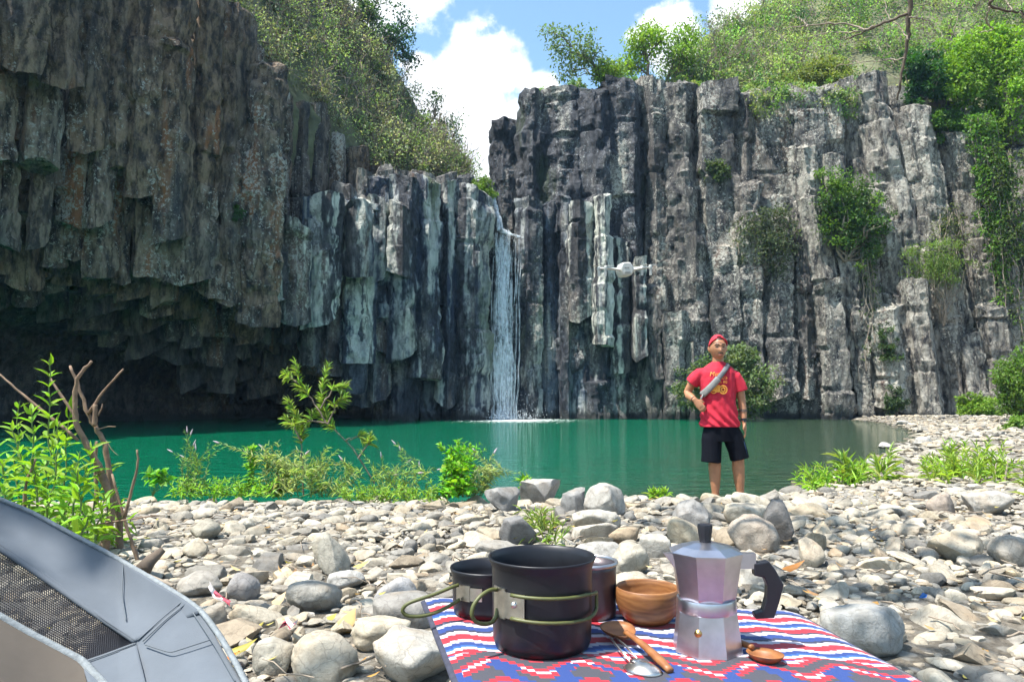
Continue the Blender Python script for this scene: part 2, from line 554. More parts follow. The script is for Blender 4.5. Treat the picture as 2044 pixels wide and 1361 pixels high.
# ------------------------------------------------------------------ cliffs
def column_mesh(base, top, r, seed, M_=36, dz=0.185, rough=1.0, cap=0.35):
    rs = np.random.default_rng(seed)
    base, top = np.array(base, float), np.array(top, float)
    h = max(top[2] - base[2], 0.5)
    n = max(8, int(h / dz))
    k = int(rs.integers(5, 8))
    ang = np.sort(2 * PI * (np.arange(k) + rs.uniform(-.3, .3, k)) / k + rs.uniform(0, PI))
    cr = r * rs.uniform(.86, 1.14, k)
    corners = np.stack([np.cos(ang) * cr, np.sin(ang) * cr], 1)
    q = max(3, M_ // k)
    cross = []
    for i in range(k):
        a, b = corners[i], corners[(i + 1) % k]
        for t in np.arange(q) / q:
            cross.append(a + (b - a) * t)
    cross = np.array(cross); m = len(cross)
    zs = np.linspace(0, h, n + 1)
    zs[1:-1] += rs.uniform(-.3, .3, n - 1) * dz
    # joints across the column
    brk, z = [0.0], 0.0
    while z < h:
        z += rs.uniform(.6, 4.0) * r * 1.3
        brk.append(z)
    brk = np.array(brk)
    seg = np.searchsorted(brk, zs, side='right') - 1
    sc_ = rs.normal(1.0, .055, len(brk) + 1)[seg]
    off = rs.normal(0, .06 * r, (len(brk) + 1, 2))[seg]
    gap = np.min(np.abs(zs[:, None] - brk[None, 1:]), axis=1)
    sc_ = sc_ * np.where(gap < dz * 0.55, 0.90, 1.0)
    ctr = base[None, :2] * 0 + (top[:2] - base[:2])[None, :] * (zs / h)[:, None]
    V = np.zeros((n + 1, m, 3))
    V[:, :, :2] = ctr[:, None, :] + cross[None] * sc_[:, None, None] + off[:, None, :]
    V[:, :, 2] = zs[:, None]
    # break the ends unevenly
    tilt_t, tilt_b = rs.uniform(-.5, .5, 2), rs.uniform(-.5, .5, 2) + np.array([0, .35])
    wt = np.clip(1 - (h - zs) / (1.2 * r), 0, 1) ** 1.5
    wb = np.clip(1 - zs / (1.2 * r), 0, 1) ** 1.5
    V[:, :, 2] += wt[:, None] * (cross @ tilt_t)[None] * 0.8 + wb[:, None] * (cross @ tilt_b)[None] * 0.9
    W = V + base
    rad = np.concatenate([cross / (np.linalg.norm(cross, axis=1)[:, None] + 1e-9), np.zeros((m, 1))], 1)
    a = fbm(W * np.array([1.0, 1.0, .22]) + seed % 7, 4) - .5
    bq = fbm(W * np.array([2.0, 2.0, 1.0]) + 31, 3)
    bq = np.floor(bq * 9) / 9 - .5
    c = fbm(W * 4.3 + 77, 2) - .5
    d = (a * .36 + bq * .50) * r * rough + c * .26 * min(r, 0.8)
    V += rad[None] * d[:, :, None]
    V[:, :, 2] += c * 0.14
    V = V.reshape(-1, 3)
    i, j = np.meshgrid(np.arange(n), np.arange(m), indexing='ij')
    i, j = i.ravel(), j.ravel()
    F4 = np.stack([i * m + j, i * m + (j + 1) % m, (i + 1) * m + (j + 1) % m, (i + 1) * m + j], 1)
    # caps: an inner ring and a centre
    bt = V[n * m:(n + 1) * m]; bb = V[:m]
    ct, cb = bt.mean(0), bb.mean(0)
    it = ct + (bt - ct) * .55 + np.array([0, 0, cap * r * .35]) + rs.normal(0, .05 * r, (m, 3))
    ib = cb + (bb - cb) * .55 + rs.normal(0, .05 * r, (m, 3))
    V = np.concatenate([V, it, ib, [ct + (0, 0, cap * r * .45)], [cb]])
    o = (n + 1) * m
    jj = np.arange(m); jn = (jj + 1) % m
    F4 = np.concatenate([F4, np.stack([n * m + jj, n * m + jn, o + jn, o + jj], 1), np.stack([jn, jj, o + m + jj, o + m + jn], 1)])
    F3 = np.concatenate([np.stack([o + jj, o + jn, np.full(m, o + 2 * m)], 1), np.stack([o + m + jn, o + m + jj, np.full(m, o + 2 * m + 1)], 1)])
    return mesh_np('rock_column', V, [F4, F3], True, 21)


_cs = [100]


def column(parent, base, top, r, props, name='rock_column', **kw):
    _cs[0] += 1
    me = column_mesh(base, top, r, _cs[0], **kw)
    o = link(name, me, M['rock'], parent, tuple(base))
    for k in ('lichen', 'rust', 'streak', 'wet', 'pale'):
        o[k] = float(props.get(k, 0.0))
    return o


def body_sheet(parent, tab, back, name='rock_face', props=None, zlow=-0.6, n=60, m=50):
    """solid rock behind a row of columns: an uneven sheet along the row, with a level top running back"""
    pxs = np.linspace(tab[0][0], tab[-1][0], n)
    Gd = np.zeros((n, m + 6, 3))
    for i, px in enumerate(pxs):
        d = interp(px, tab, 1) + back
        t = P(px, interp(px, tab, 2), d)
        yb = interp(px, tab, 3)
        b = P(px, yb, d)
        z0 = zlow if yb > 832 else b[2] + 0.3
        zs = np.linspace(z0, t[2] - 0.25, m)
        Gd[i, :m] = np.stack([np.full(m, t[0]), np.full(m, d), zs], 1)
        for k in range(6):
            Gd[i, m + k] = (t[0], d + 0.5 + k * 0.9, t[2] - 0.2)
    q = fbm(Gd.reshape(-1, 3) * .8, 4).reshape(n, m + 6) - .5
    Gd[:, :, 1] += q * 0.8
    Gd[:, :, 2] += np.where(np.arange(m + 6) >= m, 1, 0)[None] * q * .6
    o = MB().grid(Gd).build(name, M['rock'], parent, sharp=38)
    for k in ('lichen', 'rust', 'streak', 'wet', 'pale'):
        o[k] = float((props or {}).get(k, 0.0))
    return o


def row(parent, tab, wpx, props, back=0.9, dj=0.22, yj=10, lean=0.0, rk=1.16, sheet=True, seed=0, **kw):
    """a row of basalt columns. tab: (px, depth, py_top, py_bottom)"""
    rs = np.random.default_rng(900 + seed)
    px = tab[0][0]
    while px < tab[-1][0]:
        w = wpx * rs.uniform(.72, 1.32)
        c = px + w / 2
        d = interp(c, tab, 1) + rs.normal(0, dj)
        yt, yb = interp(c, tab, 2) + rs.normal(0, yj), interp(c, tab, 3)
        if yb < 832:
            yb += rs.normal(0, yj * 1.2)
        t = P(c, yt, d)
        if yb >= 832:
            zb = -0.6
        else:
            zb = P(c, yb, d)[2]
        xm = P(c, (max(yt, 0) + min(yb, 830)) / 2, d)[0]
        h = t[2] - zb
        r = .5 * w * d / F_PX * rk
        pr = {k: (v(c) if callable(v) else v) * rs.uniform(.75, 1.2) for k, v in props.items()}
        if h > 0.4:
            column(parent, (xm + lean * h * .5, d, zb), (xm - lean * h * .5, d + rs.normal(0, .1), t[2]), r, pr, **kw)
        px += w
    if sheet:
        body_sheet(parent, tab, back, props={k: (v(.5 * (tab[0][0] + tab[-1][0])) if callable(v) else v) for k, v in props.items()})


# ---- left wall, overhanging the cave
cl = empty('cliff_left', (-12, 24, 0), 'tall dark brown columnar cliff overhanging a cave on the left', None, None, 'structure')
cl.location = (0, 0, 0)
pL = dict(lichen=lambda x: .55 if x < 480 else .8, rust=1.2, streak=0.04, wet=0.0, pale=0.10)
DL = [(-420, 16.5), (0, 21.0), (260, 24.5), (480, 28.5), (600, 32.0), (740, 36.0)]


def tl(rows, dd):
    return [(px, interp(px, DL) + dd, a, b) for px, a, b in rows]


row(cl, tl([(-420, -330, 60), (0, -190, 112), (60, -180, 140), (130, -170, 165), (165, -170, 290), (220, -160, 350), (290, -140, 400), (345, -110, 465),
            (400, -60, 520), (440, -20, 565), (465, 30, 600), (520, 120, 620)], 0), 58, pL, seed=1, back=.9, rk=1.4, dj=.4)
row(cl, tl([(-420, 0, 420), (0, 30, 300), (90, 60, 295), (110, 60, 440), (180, 180, 430), (240, 250, 470), (330, 330, 540), (400, 400, 590), (480, 480, 612)], .9), 56,
    dict(pL, lichen=.9, pale=.35), seed=2, sheet=False, yj=22, rk=1.3, dj=.4)
row(cl, tl([(-420, 200, 540), (0, 200, 480), (100, 220, 500), (170, 300, 530), (260, 360, 545), (330, 430, 585), (420, 480, 612), (530, 500, 645)], 1.8), 42,
    dict(pL, lichen=.8, pale=.3), seed=3, sheet=False, yj=20, rk=1.35, dj=.4)
row(cl, tl([(-420, 300, 580), (0, 300, 548), (120, 360, 560), (260, 420, 590), (340, 460, 640), (430, 520, 665), (520, 540, 690), (640, 560, 715)], 2.9), 42,
    dict(pL, lichen=.6), seed=4, sheet=False, yj=8, rk=1.45, dj=.35)
row(cl, tl([(-420, 380, 610), (0, 380, 600), (150, 430, 605), (270, 460, 640), (380, 500, 690), (470, 540, 712), (560, 560, 742), (650, 580, 765), (730, 600, 790)], 4.1), 44,
    dict(pL, lichen=.5, rust=.4), seed=5, yj=8, back=1.2, rk=1.45, dj=.35)
row(cl, tl([(100, 500, 640), (270, 500, 690), (400, 540, 752), (500, 560, 785), (600, 580, 800), (740, 600, 838)], 5.4), 46,
    dict(pL, lichen=.3, rust=.3), seed=6, yj=7, sheet=False, rk=1.5, dj=.35)
# upper wall running back behind the terrace
row(cl, tl([(470, 60, 520), (520, 150, 520), (560, 190, 520), (640, 225, 480), (700, 290, 440), (760, 345, 420)], .9), 40, dict(pL, lichen=1.1, rust=.7), seed=7, yj=12, back=1.0)

# cave vault: roof curving back and down into the pool
n, m = 70, 40
Gd = np.zeros((n, m, 3))
for i, px in enumerate(np.linspace(-520, 860, n)):
    d0 = interp(px, DL) + 4.6
    zt = P(px, interp(px, [(-520, 560), (0, 575), (270, 600), (400, 660), (560, 720), (700, 770), (860, 800)]), d0)[2] + .4
    x0 = P(px, 800, d0)[0]
    for j in range(m):
        t = j / (m - 1)
        a = t * PI / 2
        Gd[i, j] = (x0 + 2.0 * math.sin(a) * (-.2), d0 + 8.5 * math.sin(a), -.7 + (zt + .7) * math.cos(a))
q = fbm(Gd.reshape(-1, 3) * np.array([.6, .6, 1.6]), 5).reshape(n, m) - .5
q2 = np.floor(fbm(Gd.reshape(-1, 3) * np.array([.9, .9, 2.2]) + 9, 3).reshape(n, m) * 8) / 8 - .5
Gd[:, :, 1] -= (q * 2.2 + q2 * 1.4)
Gd[:, :, 2] += q * .5
o = MB().grid(Gd).build('cave_vault', M['rock'], cl, sharp=38)
for k, v in dict(lichen=0.3, rust=0.3, streak=0.0, wet=0.3, pale=0.1).items():
    o[k] = v

# unseen rock sheet over the left wall, added to stop sun leaking between columns
n, m = 40, 16
Gd = np.zeros((n, m, 3))
for i, px in enumerate(np.linspace(-560, 480, n)):
    d0 = interp(px, DL) + .9
    z = P(px, interp(px, [(-560, -300), (0, -170), (290, -120), (400, -40), (480, 60)]), d0)[2] - .5
    x0 = P(px, 300, d0)[0]
    for j in range(m):
        Gd[i, j] = (x0 - j * .4, d0 + j * 1.3, z + j * .05)
Gd[:, :, 2] += (fbm(Gd * .6, 3) - .5) * .8
o = MB().grid(Gd).build('rock_face', M['rock'], cl, sharp=38)
for k, v in dict(lichen=0.8, rust=0.6, streak=0.0, wet=0.0, pale=0.2).items():
    o[k] = v

# ---- terrace below the left wall, streaked with mineral run-off
ct_ = empty('cliff_terrace', (0, 0, 0), 'lower wet rock terrace with pale run-off streaks left of the waterfall', None, None, 'structure')
pT = dict(lichen=.3, rust=.2, streak=lambda x: 2.2 if (510 < x < 575 or 598 < x < 655) else (1.0 if x < 720 else .8), wet=lambda x: .6 if x < 670 else .95, pale=.15)
DT = [(490, 29.2), (560, 30.6), (640, 32.0), (740, 33.6), (840, 35.2), (920, 36.8), (990, 38.0)]


def tt(rows, dd):
    return [(px, interp(px, DT) + dd, a, b) for px, a, b in rows]


row(ct_, tt([(500, 470, 612), (560, 470, 622), (620, 430, 665), (660, 405, 668), (700, 392, 690), (735, 420, 695)], 0), 60, pT, seed=11, yj=16, back=1.0, rough=1.0, rk=1.45, dj=.45)
row(ct_, tt([(725, 350, 690), (780, 352, 705), (840, 358, 745), (880, 362, 800), (915, 368, 838), (930, 380, 838)], 0), 46, pT, seed=12, yj=9, back=1.0, rough=1.1, rk=1.4, dj=.40)
row(ct_, tt([(560, 480, 690), (640, 480, 728), (740, 480, 765), (800, 500, 838), (930, 520, 838)], 1.2), 42, dict(pT, streak=.3), seed=13, sheet=False, yj=10)
row(ct_, tt([(690, 560, 790), (760, 560, 838), (930, 560, 838)], 2.2), 46, dict(pT, streak=.15, wet=1), seed=14, sheet=False)
# broken blocks along the terrace edge
row(ct_, tt([(640, 405, 470), (700, 360, 450), (740, 338, 440), (800, 340, 430), (880, 352, 430), (945, 358, 440)], .8), 34, dict(pT, wet=.3, streak=.2, pale=.4), seed=15, sheet=False, yj=8)
row(ct_, tt([(610, 440, 520), (690, 425, 520), (740, 420, 530), (800, 415, 540)], -.35), 40, dict(pT, wet=.5, streak=.7, pale=.2), seed=16, sheet=False, yj=14, dj=.3)

# ---- right wall
cr_ = empty('cliff_right', (0, 0, 0), 'long grey columnar cliff right of the waterfall, lichen speckled', None, None, 'structure')
pR = dict(lichen=lambda x: .95 if x < 1380 else 1.1, rust=lambda x: .08 if x < 1380 else .2, streak=0.0, wet=lambda x: .80 if x < 1260 else .10, pale=lambda x: .12 if x < 1340 else .4)  # wet rock by the fall; wet also paints in the unlit wall's blue shade
row(cr_, [(985, 39.6, 330, 838), (1000, 39.5, 262, 838), (1040, 39.4, 232, 838), (1060, 39.3, 198, 838), (1140, 39.2, 186, 838), (1300, 39.0, 172, 838), (1420, 39.0, 180, 838),
          (1500, 39.0, 192, 838), (1620, 38.9, 200, 838)], 58, pR, seed=21, yj=3, back=.75, lean=0.0, rk=1.5, dj=.35)
# lower shelf beside the fall
pS = dict(lichen=.45, rust=.10, streak=.45, wet=1.1, pale=.03)
row(cr_, [(930, 38.9, 455, 838), (975, 39.3, 408, 838), (1000, 39.2, 402, 838), (1045, 38.8, 392, 838)], 34, dict(pS, streak=.15, wet=1), seed=22, yj=6, sheet=False)
row(cr_, [(1035, 38.2, 390, 838), (1100, 38.0, 396, 838), (1150, 37.9, 400, 838), (1195, 37.8, 405, 838), (1240, 37.9, 480, 838)], 36, pS, seed=23, yj=10, sheet=False)
row(cr_, [(1135, 37.3, 408, 600), (1185, 37.2, 408, 640), (1215, 37.2, 430, 700), (1275, 37.3, 520, 728)], 40, dict(pS, streak=.95, wet=.4), seed=24, yj=12, sheet=False)
row(cr_, [(1275, 37.6, 590, 838), (1330, 37.5, 600, 838), (1385, 37.6, 690, 838)], 36, dict(pR, pale=.55, lichen=.9, wet=.1), seed=25, yj=18, sheet=False)
row(cr_, [(1240, 38.3, 520, 838), (1330, 38.3, 470, 838), (1420, 38.3, 500, 838), (1520, 38.3, 430, 838), (1590, 38.3, 480, 838)], 56, dict(pR, pale=.3), seed=26, yj=60, sheet=False, rk=1.4, dj=.35)
row(cr_, [(1530, 37.7, 520, 774), (1580, 37.6, 470, 778), (1625, 37.6, 540, 770)], 44, dict(pR, pale=.3), seed=27, yj=20, sheet=False)

# ---- far right: separate leaning columns standing in the sun
cf = empty('cliff_far_right', (0, 0, 0), 'pale sunlit columns leaning left at the right end of the cliff', None, None, 'structure')
pF = dict(lichen=1.2, rust=.22, streak=0.0, wet=0.0, pale=.9)  # pale grey rock, raised further to put sunlight into the colour
row(cf, [(1600, 38.9, 205, 838), (1660, 38.6, 190, 838), (1740, 38.3, 160, 838), (1790, 38.1, 165, 838), (1840, 37.9, 190, 838), (1900, 37.6, 215, 838), (2000, 37.2, 235, 838), (2140, 36.6, 180, 838),
         (2400, 35.5, 120, 838)], 50, pF, seed=31, yj=9, lean=.10, back=.9, rk=1.15, dj=.45)
row(cf, [(1605, 37.7, 292, 838), (1660, 37.6, 285, 838), (1690, 37.5, 330, 700)], 46, pF, seed=32, yj=8, lean=.10, sheet=False)
row(cf, [(1760, 37.1, 390, 838), (1800, 37.0, 380, 838), (1815, 36.9, 212, 838), (1860, 36.9, 208, 838), (1885, 36.8, 262, 838), (1935, 36.7, 260, 838)], 46, pF, seed=33, yj=6, lean=.16, sheet=False)
row(cf, [(1640, 36.9, 560, 838), (1690, 36.8, 600, 838), (1700, 36.7, 640, 782), (1765, 36.6, 630, 780)], 50, dict(pF, pale=.9), seed=34, yj=18, lean=.06, sheet=False)
row(cf, [(1780, 36.4, 560, 838), (1830, 36.3, 600, 838), (1880, 36.1, 560, 838), (1940, 35.9, 640, 838), (1985, 35.8, 645, 838)], 46, dict(pF, pale=.9), seed=35, yj=26, lean=.07, sheet=False)
row(cf, [(1690, 37.2, 470, 838), (1780, 37.0, 500, 838), (1960, 36.6, 590, 838), (2060, 36.2, 640, 838)], 44, pF, seed=36, yj=40, lean=.10, sheet=False)

# ------------------------------------------------------------------ riverbank, pool
_sh = np.array([(-40, 7.0), (-6, 7.0), (0, 7.1), (1.6, 7.3), (2.6, 7.7), (3.14, 8.3), (5.6, 11.6), (7.7, 15.0), (11.6, 21.0), (15.9, 31.0), (17.0, 40), (60, 42)])


def shore_dist(x, y):
    """signed distance-like value: > 0 on the bank, < 0 in the pool"""
    ys = np.interp(x, _sh[:, 0], _sh[:, 1])
    sl = np.interp(x, _sh[:, 0], np.gradient(_sh[:, 1], _sh[:, 0]))
    return (ys - y) / np.sqrt(1 + sl ** 2)


def ground_z(x, y):
    x, y = np.asarray(x, float), np.asarray(y, float)
    s = shore_dist(x, y)
    up = np.where(s > 0, 0.0, s * 0.30)
    near = 0.285 * (1 - np.exp(-np.clip(s, 0, None) / 0.95)) + np.clip(1 - y / 3.5, 0, 1) * 0.03
    right = np.clip((x - 5) / 12, 0, 1) * np.clip(s, 0, 8) * 0.07
    p = np.stack([x, y, np.zeros_like(x)], -1)
    big = (fbm(p * .55, 3) - .5) * .12 * np.clip(s, 0, 1)
    return np.maximum(up, -1.6) + near + right + big


n, m = 230, 260
yy = np.concatenate([np.linspace(-3, 0.4, 14), 0.4 + (np.linspace(0, 1, n - 14) ** 1.9) * 46])
Gd = np.zeros((n, m, 3))
for i, y in enumerate(yy):
    w = 3.5 + abs(y) * 1.05
    x = np.linspace(-w, w, m)
    Gd[i, :, 0] = x
    Gd[i, :, 1] = y
z = ground_z(Gd[:, :, 0], Gd[:, :, 1])
fade = np.clip(Gd[:, :, 1] / 20, .15, 1)
z += (fbm(Gd * 3.0, 3) - .5) * 0.05
Gd[:, :, 2] = z
bank = MB().grid(Gd.transpose(1, 0, 2)).build('riverbank', M['ground'])
tag(bank, 'pale stony riverbank sloping down to the green pool', None, None, 'structure')
bank_out = MB().grid(np.array([[(-140, -120, -1.7), (-140, 160, -1.7)], [(140, -120, -1.7), (140, 160, -1.7)]], float)).build('ground', M['ground'])
tag(bank_out, 'ground beyond the gorge', None, None, 'structure')

wat = MB().grid(np.array([[(-45, 5.5, 0), (-45, 48, 0)], [(45, 5.5, 0), (45, 48, 0)]], float)).build('pool_water', M['water'])
tag(wat, 'emerald green pool below the waterfall', None, None, 'structure')

# ------------------------------------------------------------------ stones
def ico(sub):
    t = (1 + 5 ** .5) / 2
    V = [(-1, t, 0), (1, t, 0), (-1, -t, 0), (1, -t, 0), (0, -1, t), (0, 1, t), (0, -1, -t), (0, 1, -t), (t, 0, -1), (t, 0, 1), (-t, 0, -1), (-t, 0, 1)]
    V = [np.array(v) / np.linalg.norm(v) for v in V]
    F = [(0, 11, 5), (0, 5, 1), (0, 1, 7), (0, 7, 10), (0, 10, 11), (1, 5, 9), (5, 11, 4), (11, 10, 2), (10, 7, 6), (7, 1, 8),
         (3, 9, 4), (3, 4, 2), (3, 2, 6), (3, 6, 8), (3, 8, 9), (4, 9, 5), (2, 4, 11), (6, 2, 10), (8, 6, 7), (9, 8, 1)]
    for _ in range(sub):
        mid, F2 = {}, []

        def mp(a, b):
            k = (min(a, b), max(a, b))
            if k not in mid:
                v = V[a] + V[b]
                V.append(v / np.linalg.norm(v)); mid[k] = len(V) - 1
            return mid[k]
        for a, b, c in F:
            x, y, z = mp(a, b), mp(b, c), mp(c, a)
            F2 += [(a, x, z), (b, y, x), (c, z, y), (x, y, z)]
        F = F2
    return np.array(V), np.array(F)


ICO = [ico(k) for k in range(4)]


def unit0(v):
    return v / np.linalg.norm(v)


def stone_shape(sub, seed, angular=0.5):
    """unit stone: cobble worn round, with a few flat faces"""
    rs = np.random.default_rng(3000 + seed)
    V = ICO[sub][0].copy()
    d = fbm(V * 1.1 + seed * 3.1, 3) - .5
    V = V * (1 + d * .55)[:, None]
    for _ in range(int(rs.integers(3, 6) + 6 * angular)):
        nrm = rs.normal(0, 1, 3); nrm /= np.linalg.norm(nrm)
        c = rs.uniform(.48, .88) * (1.0 - .12 * angular)
        if rs.random() < .35:
            nrm = unit0(nrm * np.array([.3, .3, 1.5]))
        t = V @ nrm - c
        V = V - np.clip(t, 0, None)[:, None] * nrm * (.55 + .42 * min(angular, 1.0))
    if sub >= 2:
        V = V * (1 + (fbm(V * 4.5 + seed, 3) - .5) * .12)[:, None]
    V *= np.array([1, rs.uniform(.52, .92), rs.uniform(.34, .66)])
    V -= (V.max(0) + V.min(0)) / 2
    V /= np.abs(V[:, :2]).max()
    return V


PAL = np.array([(.43, .40, .34), (.46, .42, .345), (.39, .365, .32), (.33, .315, .285), (.27, .26, .24), (.47, .41, .31), (.36, .30, .225), (.48, .445, .375), (.20, .195, .185), (.44, .39, .315)])


def stone_col(rs, n):
    c = PAL[rs.choice(len(PAL), n, p=[.17, .16, .14, .12, .09, .08, .05, .08, .04, .07])]
    return c * rs.uniform(.58, 1.04, (n, 1)) * np.array([1.0, .972, .92])


def rotm(rs, n, tilt):
    a = rs.uniform(0, 2 * PI, n); b = rs.normal(0, tilt, n); c = rs.normal(0, tilt, n)
    z, o = np.zeros(n), np.ones(n)
    Rz = np.stack([np.cos(a), -np.sin(a), z, np.sin(a), np.cos(a), z, z, z, o], 1).reshape(n, 3, 3)
    Rx = np.stack([o, z, z, z, np.cos(b), -np.sin(b), z, np.sin(b), np.cos(b)], 1).reshape(n, 3, 3)
    Ry = np.stack([np.cos(c), z, np.sin(c), z, o, z, -np.sin(c), z, np.cos(c)], 1).reshape(n, 3, 3)
    return Rx @ Ry @ Rz


def topx(X):
    """photo pixel of world points (n,3)"""
    X = np.asarray(X, float) - np.array([0, 0, CAMZ])
    c, s = math.cos(PITCH), math.sin(PITCH)
    f = X[:, 1] * c + X[:, 2] * s
    u = -X[:, 1] * s + X[:, 2] * c
    return CX + X[:, 0] / f * F_PX, CY - u / f * F_PX


# --- boulders one can point to: (px centre, py foot, width px, height px, colour, angular, depth/width, turn, label)
BOULD = [
    (565, 992, 66, 34, (.30, .25, .20), .3, .8, .2, 'brownish humped boulder on the bank crest under the tall willowy shrub'),
    (1003, 1022, 74, 46, (.26, .255, .25), .8, .8, .4, 'dark grey boulder on the bank crest right of the green bush'),
    (1079, 1010, 84, 50, (.36, .35, .34), .9, .8, .0, 'grey slanted boulder behind the small green sprout on the crest'),
    (1146, 1022, 54, 44, (.28, .28, .28), .8, .9, 1.2, 'dark cracked boulder between the slanted boulder and the pale domed one'),
    (1211, 1030, 86, 58, (.40, .385, .36), .6, .9, .3, 'pale domed boulder on the crest below the fall of grey streaks'),
    (1037, 1090, 82, 54, (.20, .20, .205), 1.2, .8, .6, 'dark blocky boulder with rough faces beside a grass tuft, above the big pot'),
    (1516, 1104, 100, 68, (.40, .345, .29), .15, .95, .1, 'large smooth round boulder with a tan underside behind the coffee pot'),
    (1566, 1086, 66, 82, (.17, .165, .165), .9, .9, .8, 'dark upright boulder leaning behind the large smooth round one'),
    (1380, 1062, 88, 58, (.27, .265, .26), .9, .8, .5, 'grey rough boulder in front of the man, behind the cream one'),
    (1375, 1090, 76, 52, (.45, .40, .31), .4, .8, .3, 'cream boulder with a dark shaded foot left of the coffee pot knob'),
    (1498, 1052, 90, 42, (.46, .42, .35), .2, .8, .2, 'pale wide boulder just below the feet of the man'),
    (1262, 1152, 86, 62, (.42, .39, .33), .3, .9, .5, 'pale rounded boulder behind the wooden bowl'),
    (1250, 1088, 66, 34, (.38, .30, .21), .5, .7, .2, 'tan wedge shaped stone among grey boulders above the pot'),
    (1195, 1064, 100, 40, (.43, .41, .37), .5, .8, .1, 'flat pale slab among the boulders in the middle of the bank'),
    (1190, 1130, 120, 40, (.38, .37, .35), .5, .8, .1, 'wide grey stone just behind the titanium cup'),
    (1310, 1118, 66, 44, (.40, .385, .35), .7, .8, .4, 'light grey block behind the coffee pot spout'),
    (1625, 1135, 58, 54, (.44, .385, .31), .3, .9, .7, 'small upright tan boulder right of the coffee pot handle'),
    (655, 1150, 62, 76, (.36, .345, .30), .6, 1.2, 1.2, 'tall leaning pale rock standing up from the stones'),
    (402, 1080, 58, 40, (.34, .32, .27), .5, .9, .2, 'olive grey boulder standing alone right of the bare branches'),
    (382, 1113, 50, 34, (.45, .40, .32), .2, .9, .2, 'small cream rounded stone in front of the olive grey boulder'),
    (1752, 1322, 178, 92, (.34, .345, .34), .2, .9, .3, 'large smooth grey boulder right of the patterned mat'),
    (637, 1366, 142, 84, (.42, .385, .32), .3, .9, .1, 'large flat topped tan boulder at the bottom edge of the picture'),
    (822, 1385, 178, 104, (.40, .385, .355), .4, .9, .2, 'large pale boulder at the bottom edge left of the mat'),
    (800, 1262, 128, 62, (.27, .26, .245), .3, .9, .3, 'dark wide stone touching the left corner of the mat'),
    (752, 1304, 124, 58, (.47, .43, .35), .4, .9, .2, 'cream stone left of the mat corner'),
    (619, 1222, 106, 52, (.33, .32, .295), .1, .8, .0, 'long smooth loaf shaped stone in the middle of the near stones'),
    (475, 1204, 70, 54, (.27, .26, .26), .1, .9, .8, 'round dark pebble beside the red and white wrapper'),
    (385, 1196, 92, 44, (.33, .31, .28), .1, .9, .1, 'smooth brown stone against the edge of the chair fabric'),
    (785, 1206, 84, 44, (.33, .33, .34), .2, .8, .2, 'blue grey stone left of the pot handle'),
    (685, 1178, 76, 34, (.41, .405, .39), .1, .8, .1, 'pale smooth oval stone below the leaning rock'),
    (536, 1345, 86, 60, (.38, .36, .31), .5, .9, .4, 'mottled stone beside the lower corner of the chair'),
    (1890, 1028, 66, 42, (.34, .29, .25), .6, .8, .3, 'brown and grey boulder among the grassy plants on the right'),
    (1985, 1030, 90, 44, (.42, .40, .37), .5, .8, .1, 'pale broad boulder at the right edge below the grassy plants'),
    (1930, 1118, 110, 50, (.42, .38, .31), .6, .8, .6, 'tan weathered boulder on the right bank near the edge'),
    (2030, 1130, 80, 56, (.36, .33, .29), .4, .9, .2, 'brown boulder cut by the right edge of the picture'),
    (1770, 895, 26, 12, (.45, .44, .42), .5, .9, .2, 'small pale rock standing in the shallow water, farthest out'),
    (1745, 930, 28, 14, (.38, .38, .37), .5, .9, .5, 'grey rock in the shallows nearest the grass clump'),
    (1792, 940, 34, 20, (.42, .41, .39), .3, .9, .1, 'rounded rock at the waterline beside the gravel spit'),
    (1850, 890, 36, 18, (.45, .44, .42), .5, .9, .1, 'white slab at the edge of the gravel spit'),
    (1805, 848, 22, 9, (.5, .49, .47), .3, .9, .1, 'bright white rock at the far tip of the gravel spit'),
]
keep_x, keep_y, keep_r = [], [], []
for k, (px, py, w, h, col, ang, dep, turn, lab) in enumerate(BOULD):
    z0 = 0.25
    for _ in range(6):
        q = PZ(px, py, z0)
        z0 = float(ground_z(q[0], q[1]))
        if py < 960:
            z0 = max(z0, 0.0)
    q = PZ(px, py, z0)
    d = q[1]
    wr = w * d / F_PX / 2
    hr = h * d / F_PX
    me_v = stone_shape(3, 50 + k, ang)
    me_v = me_v / np.abs(me_v).max(0)
    a = turn
    R = np.array([[math.cos(a), -math.sin(a), 0], [math.sin(a), math.cos(a), 0], [0, 0, 1]])
    me_v = me_v @ R.T
    me_v = me_v / np.abs(me_v).max(0)
    me_v = me_v * np.array([wr, wr * dep, hr * .62]) + np.array([0, wr * dep * .7, hr * .42])
    if 'leaning' in lab and 'tall' in lab:
        me_v[:, 0] -= (me_v[:, 2] - hr * .4) * .45
    me = mesh_np('boulder', me_v, ICO[3][1], True, 32 if ang > .55 else 70)
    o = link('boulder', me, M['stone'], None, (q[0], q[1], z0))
    o.color = (col[0] * .88, col[1] * .86, col[2] * .82, 1)
    tag(o, lab, 'boulder', 'boulders on the riverbank')
    keep_x.append(q[0]); keep_y.append(q[1] + wr * dep * .7); keep_r.append(wr)

# --- all other stones: scattered large to small without piling up
rs = np.random.default_rng(77)
placed = [np.array([keep_x, keep_y, keep_r]).T]


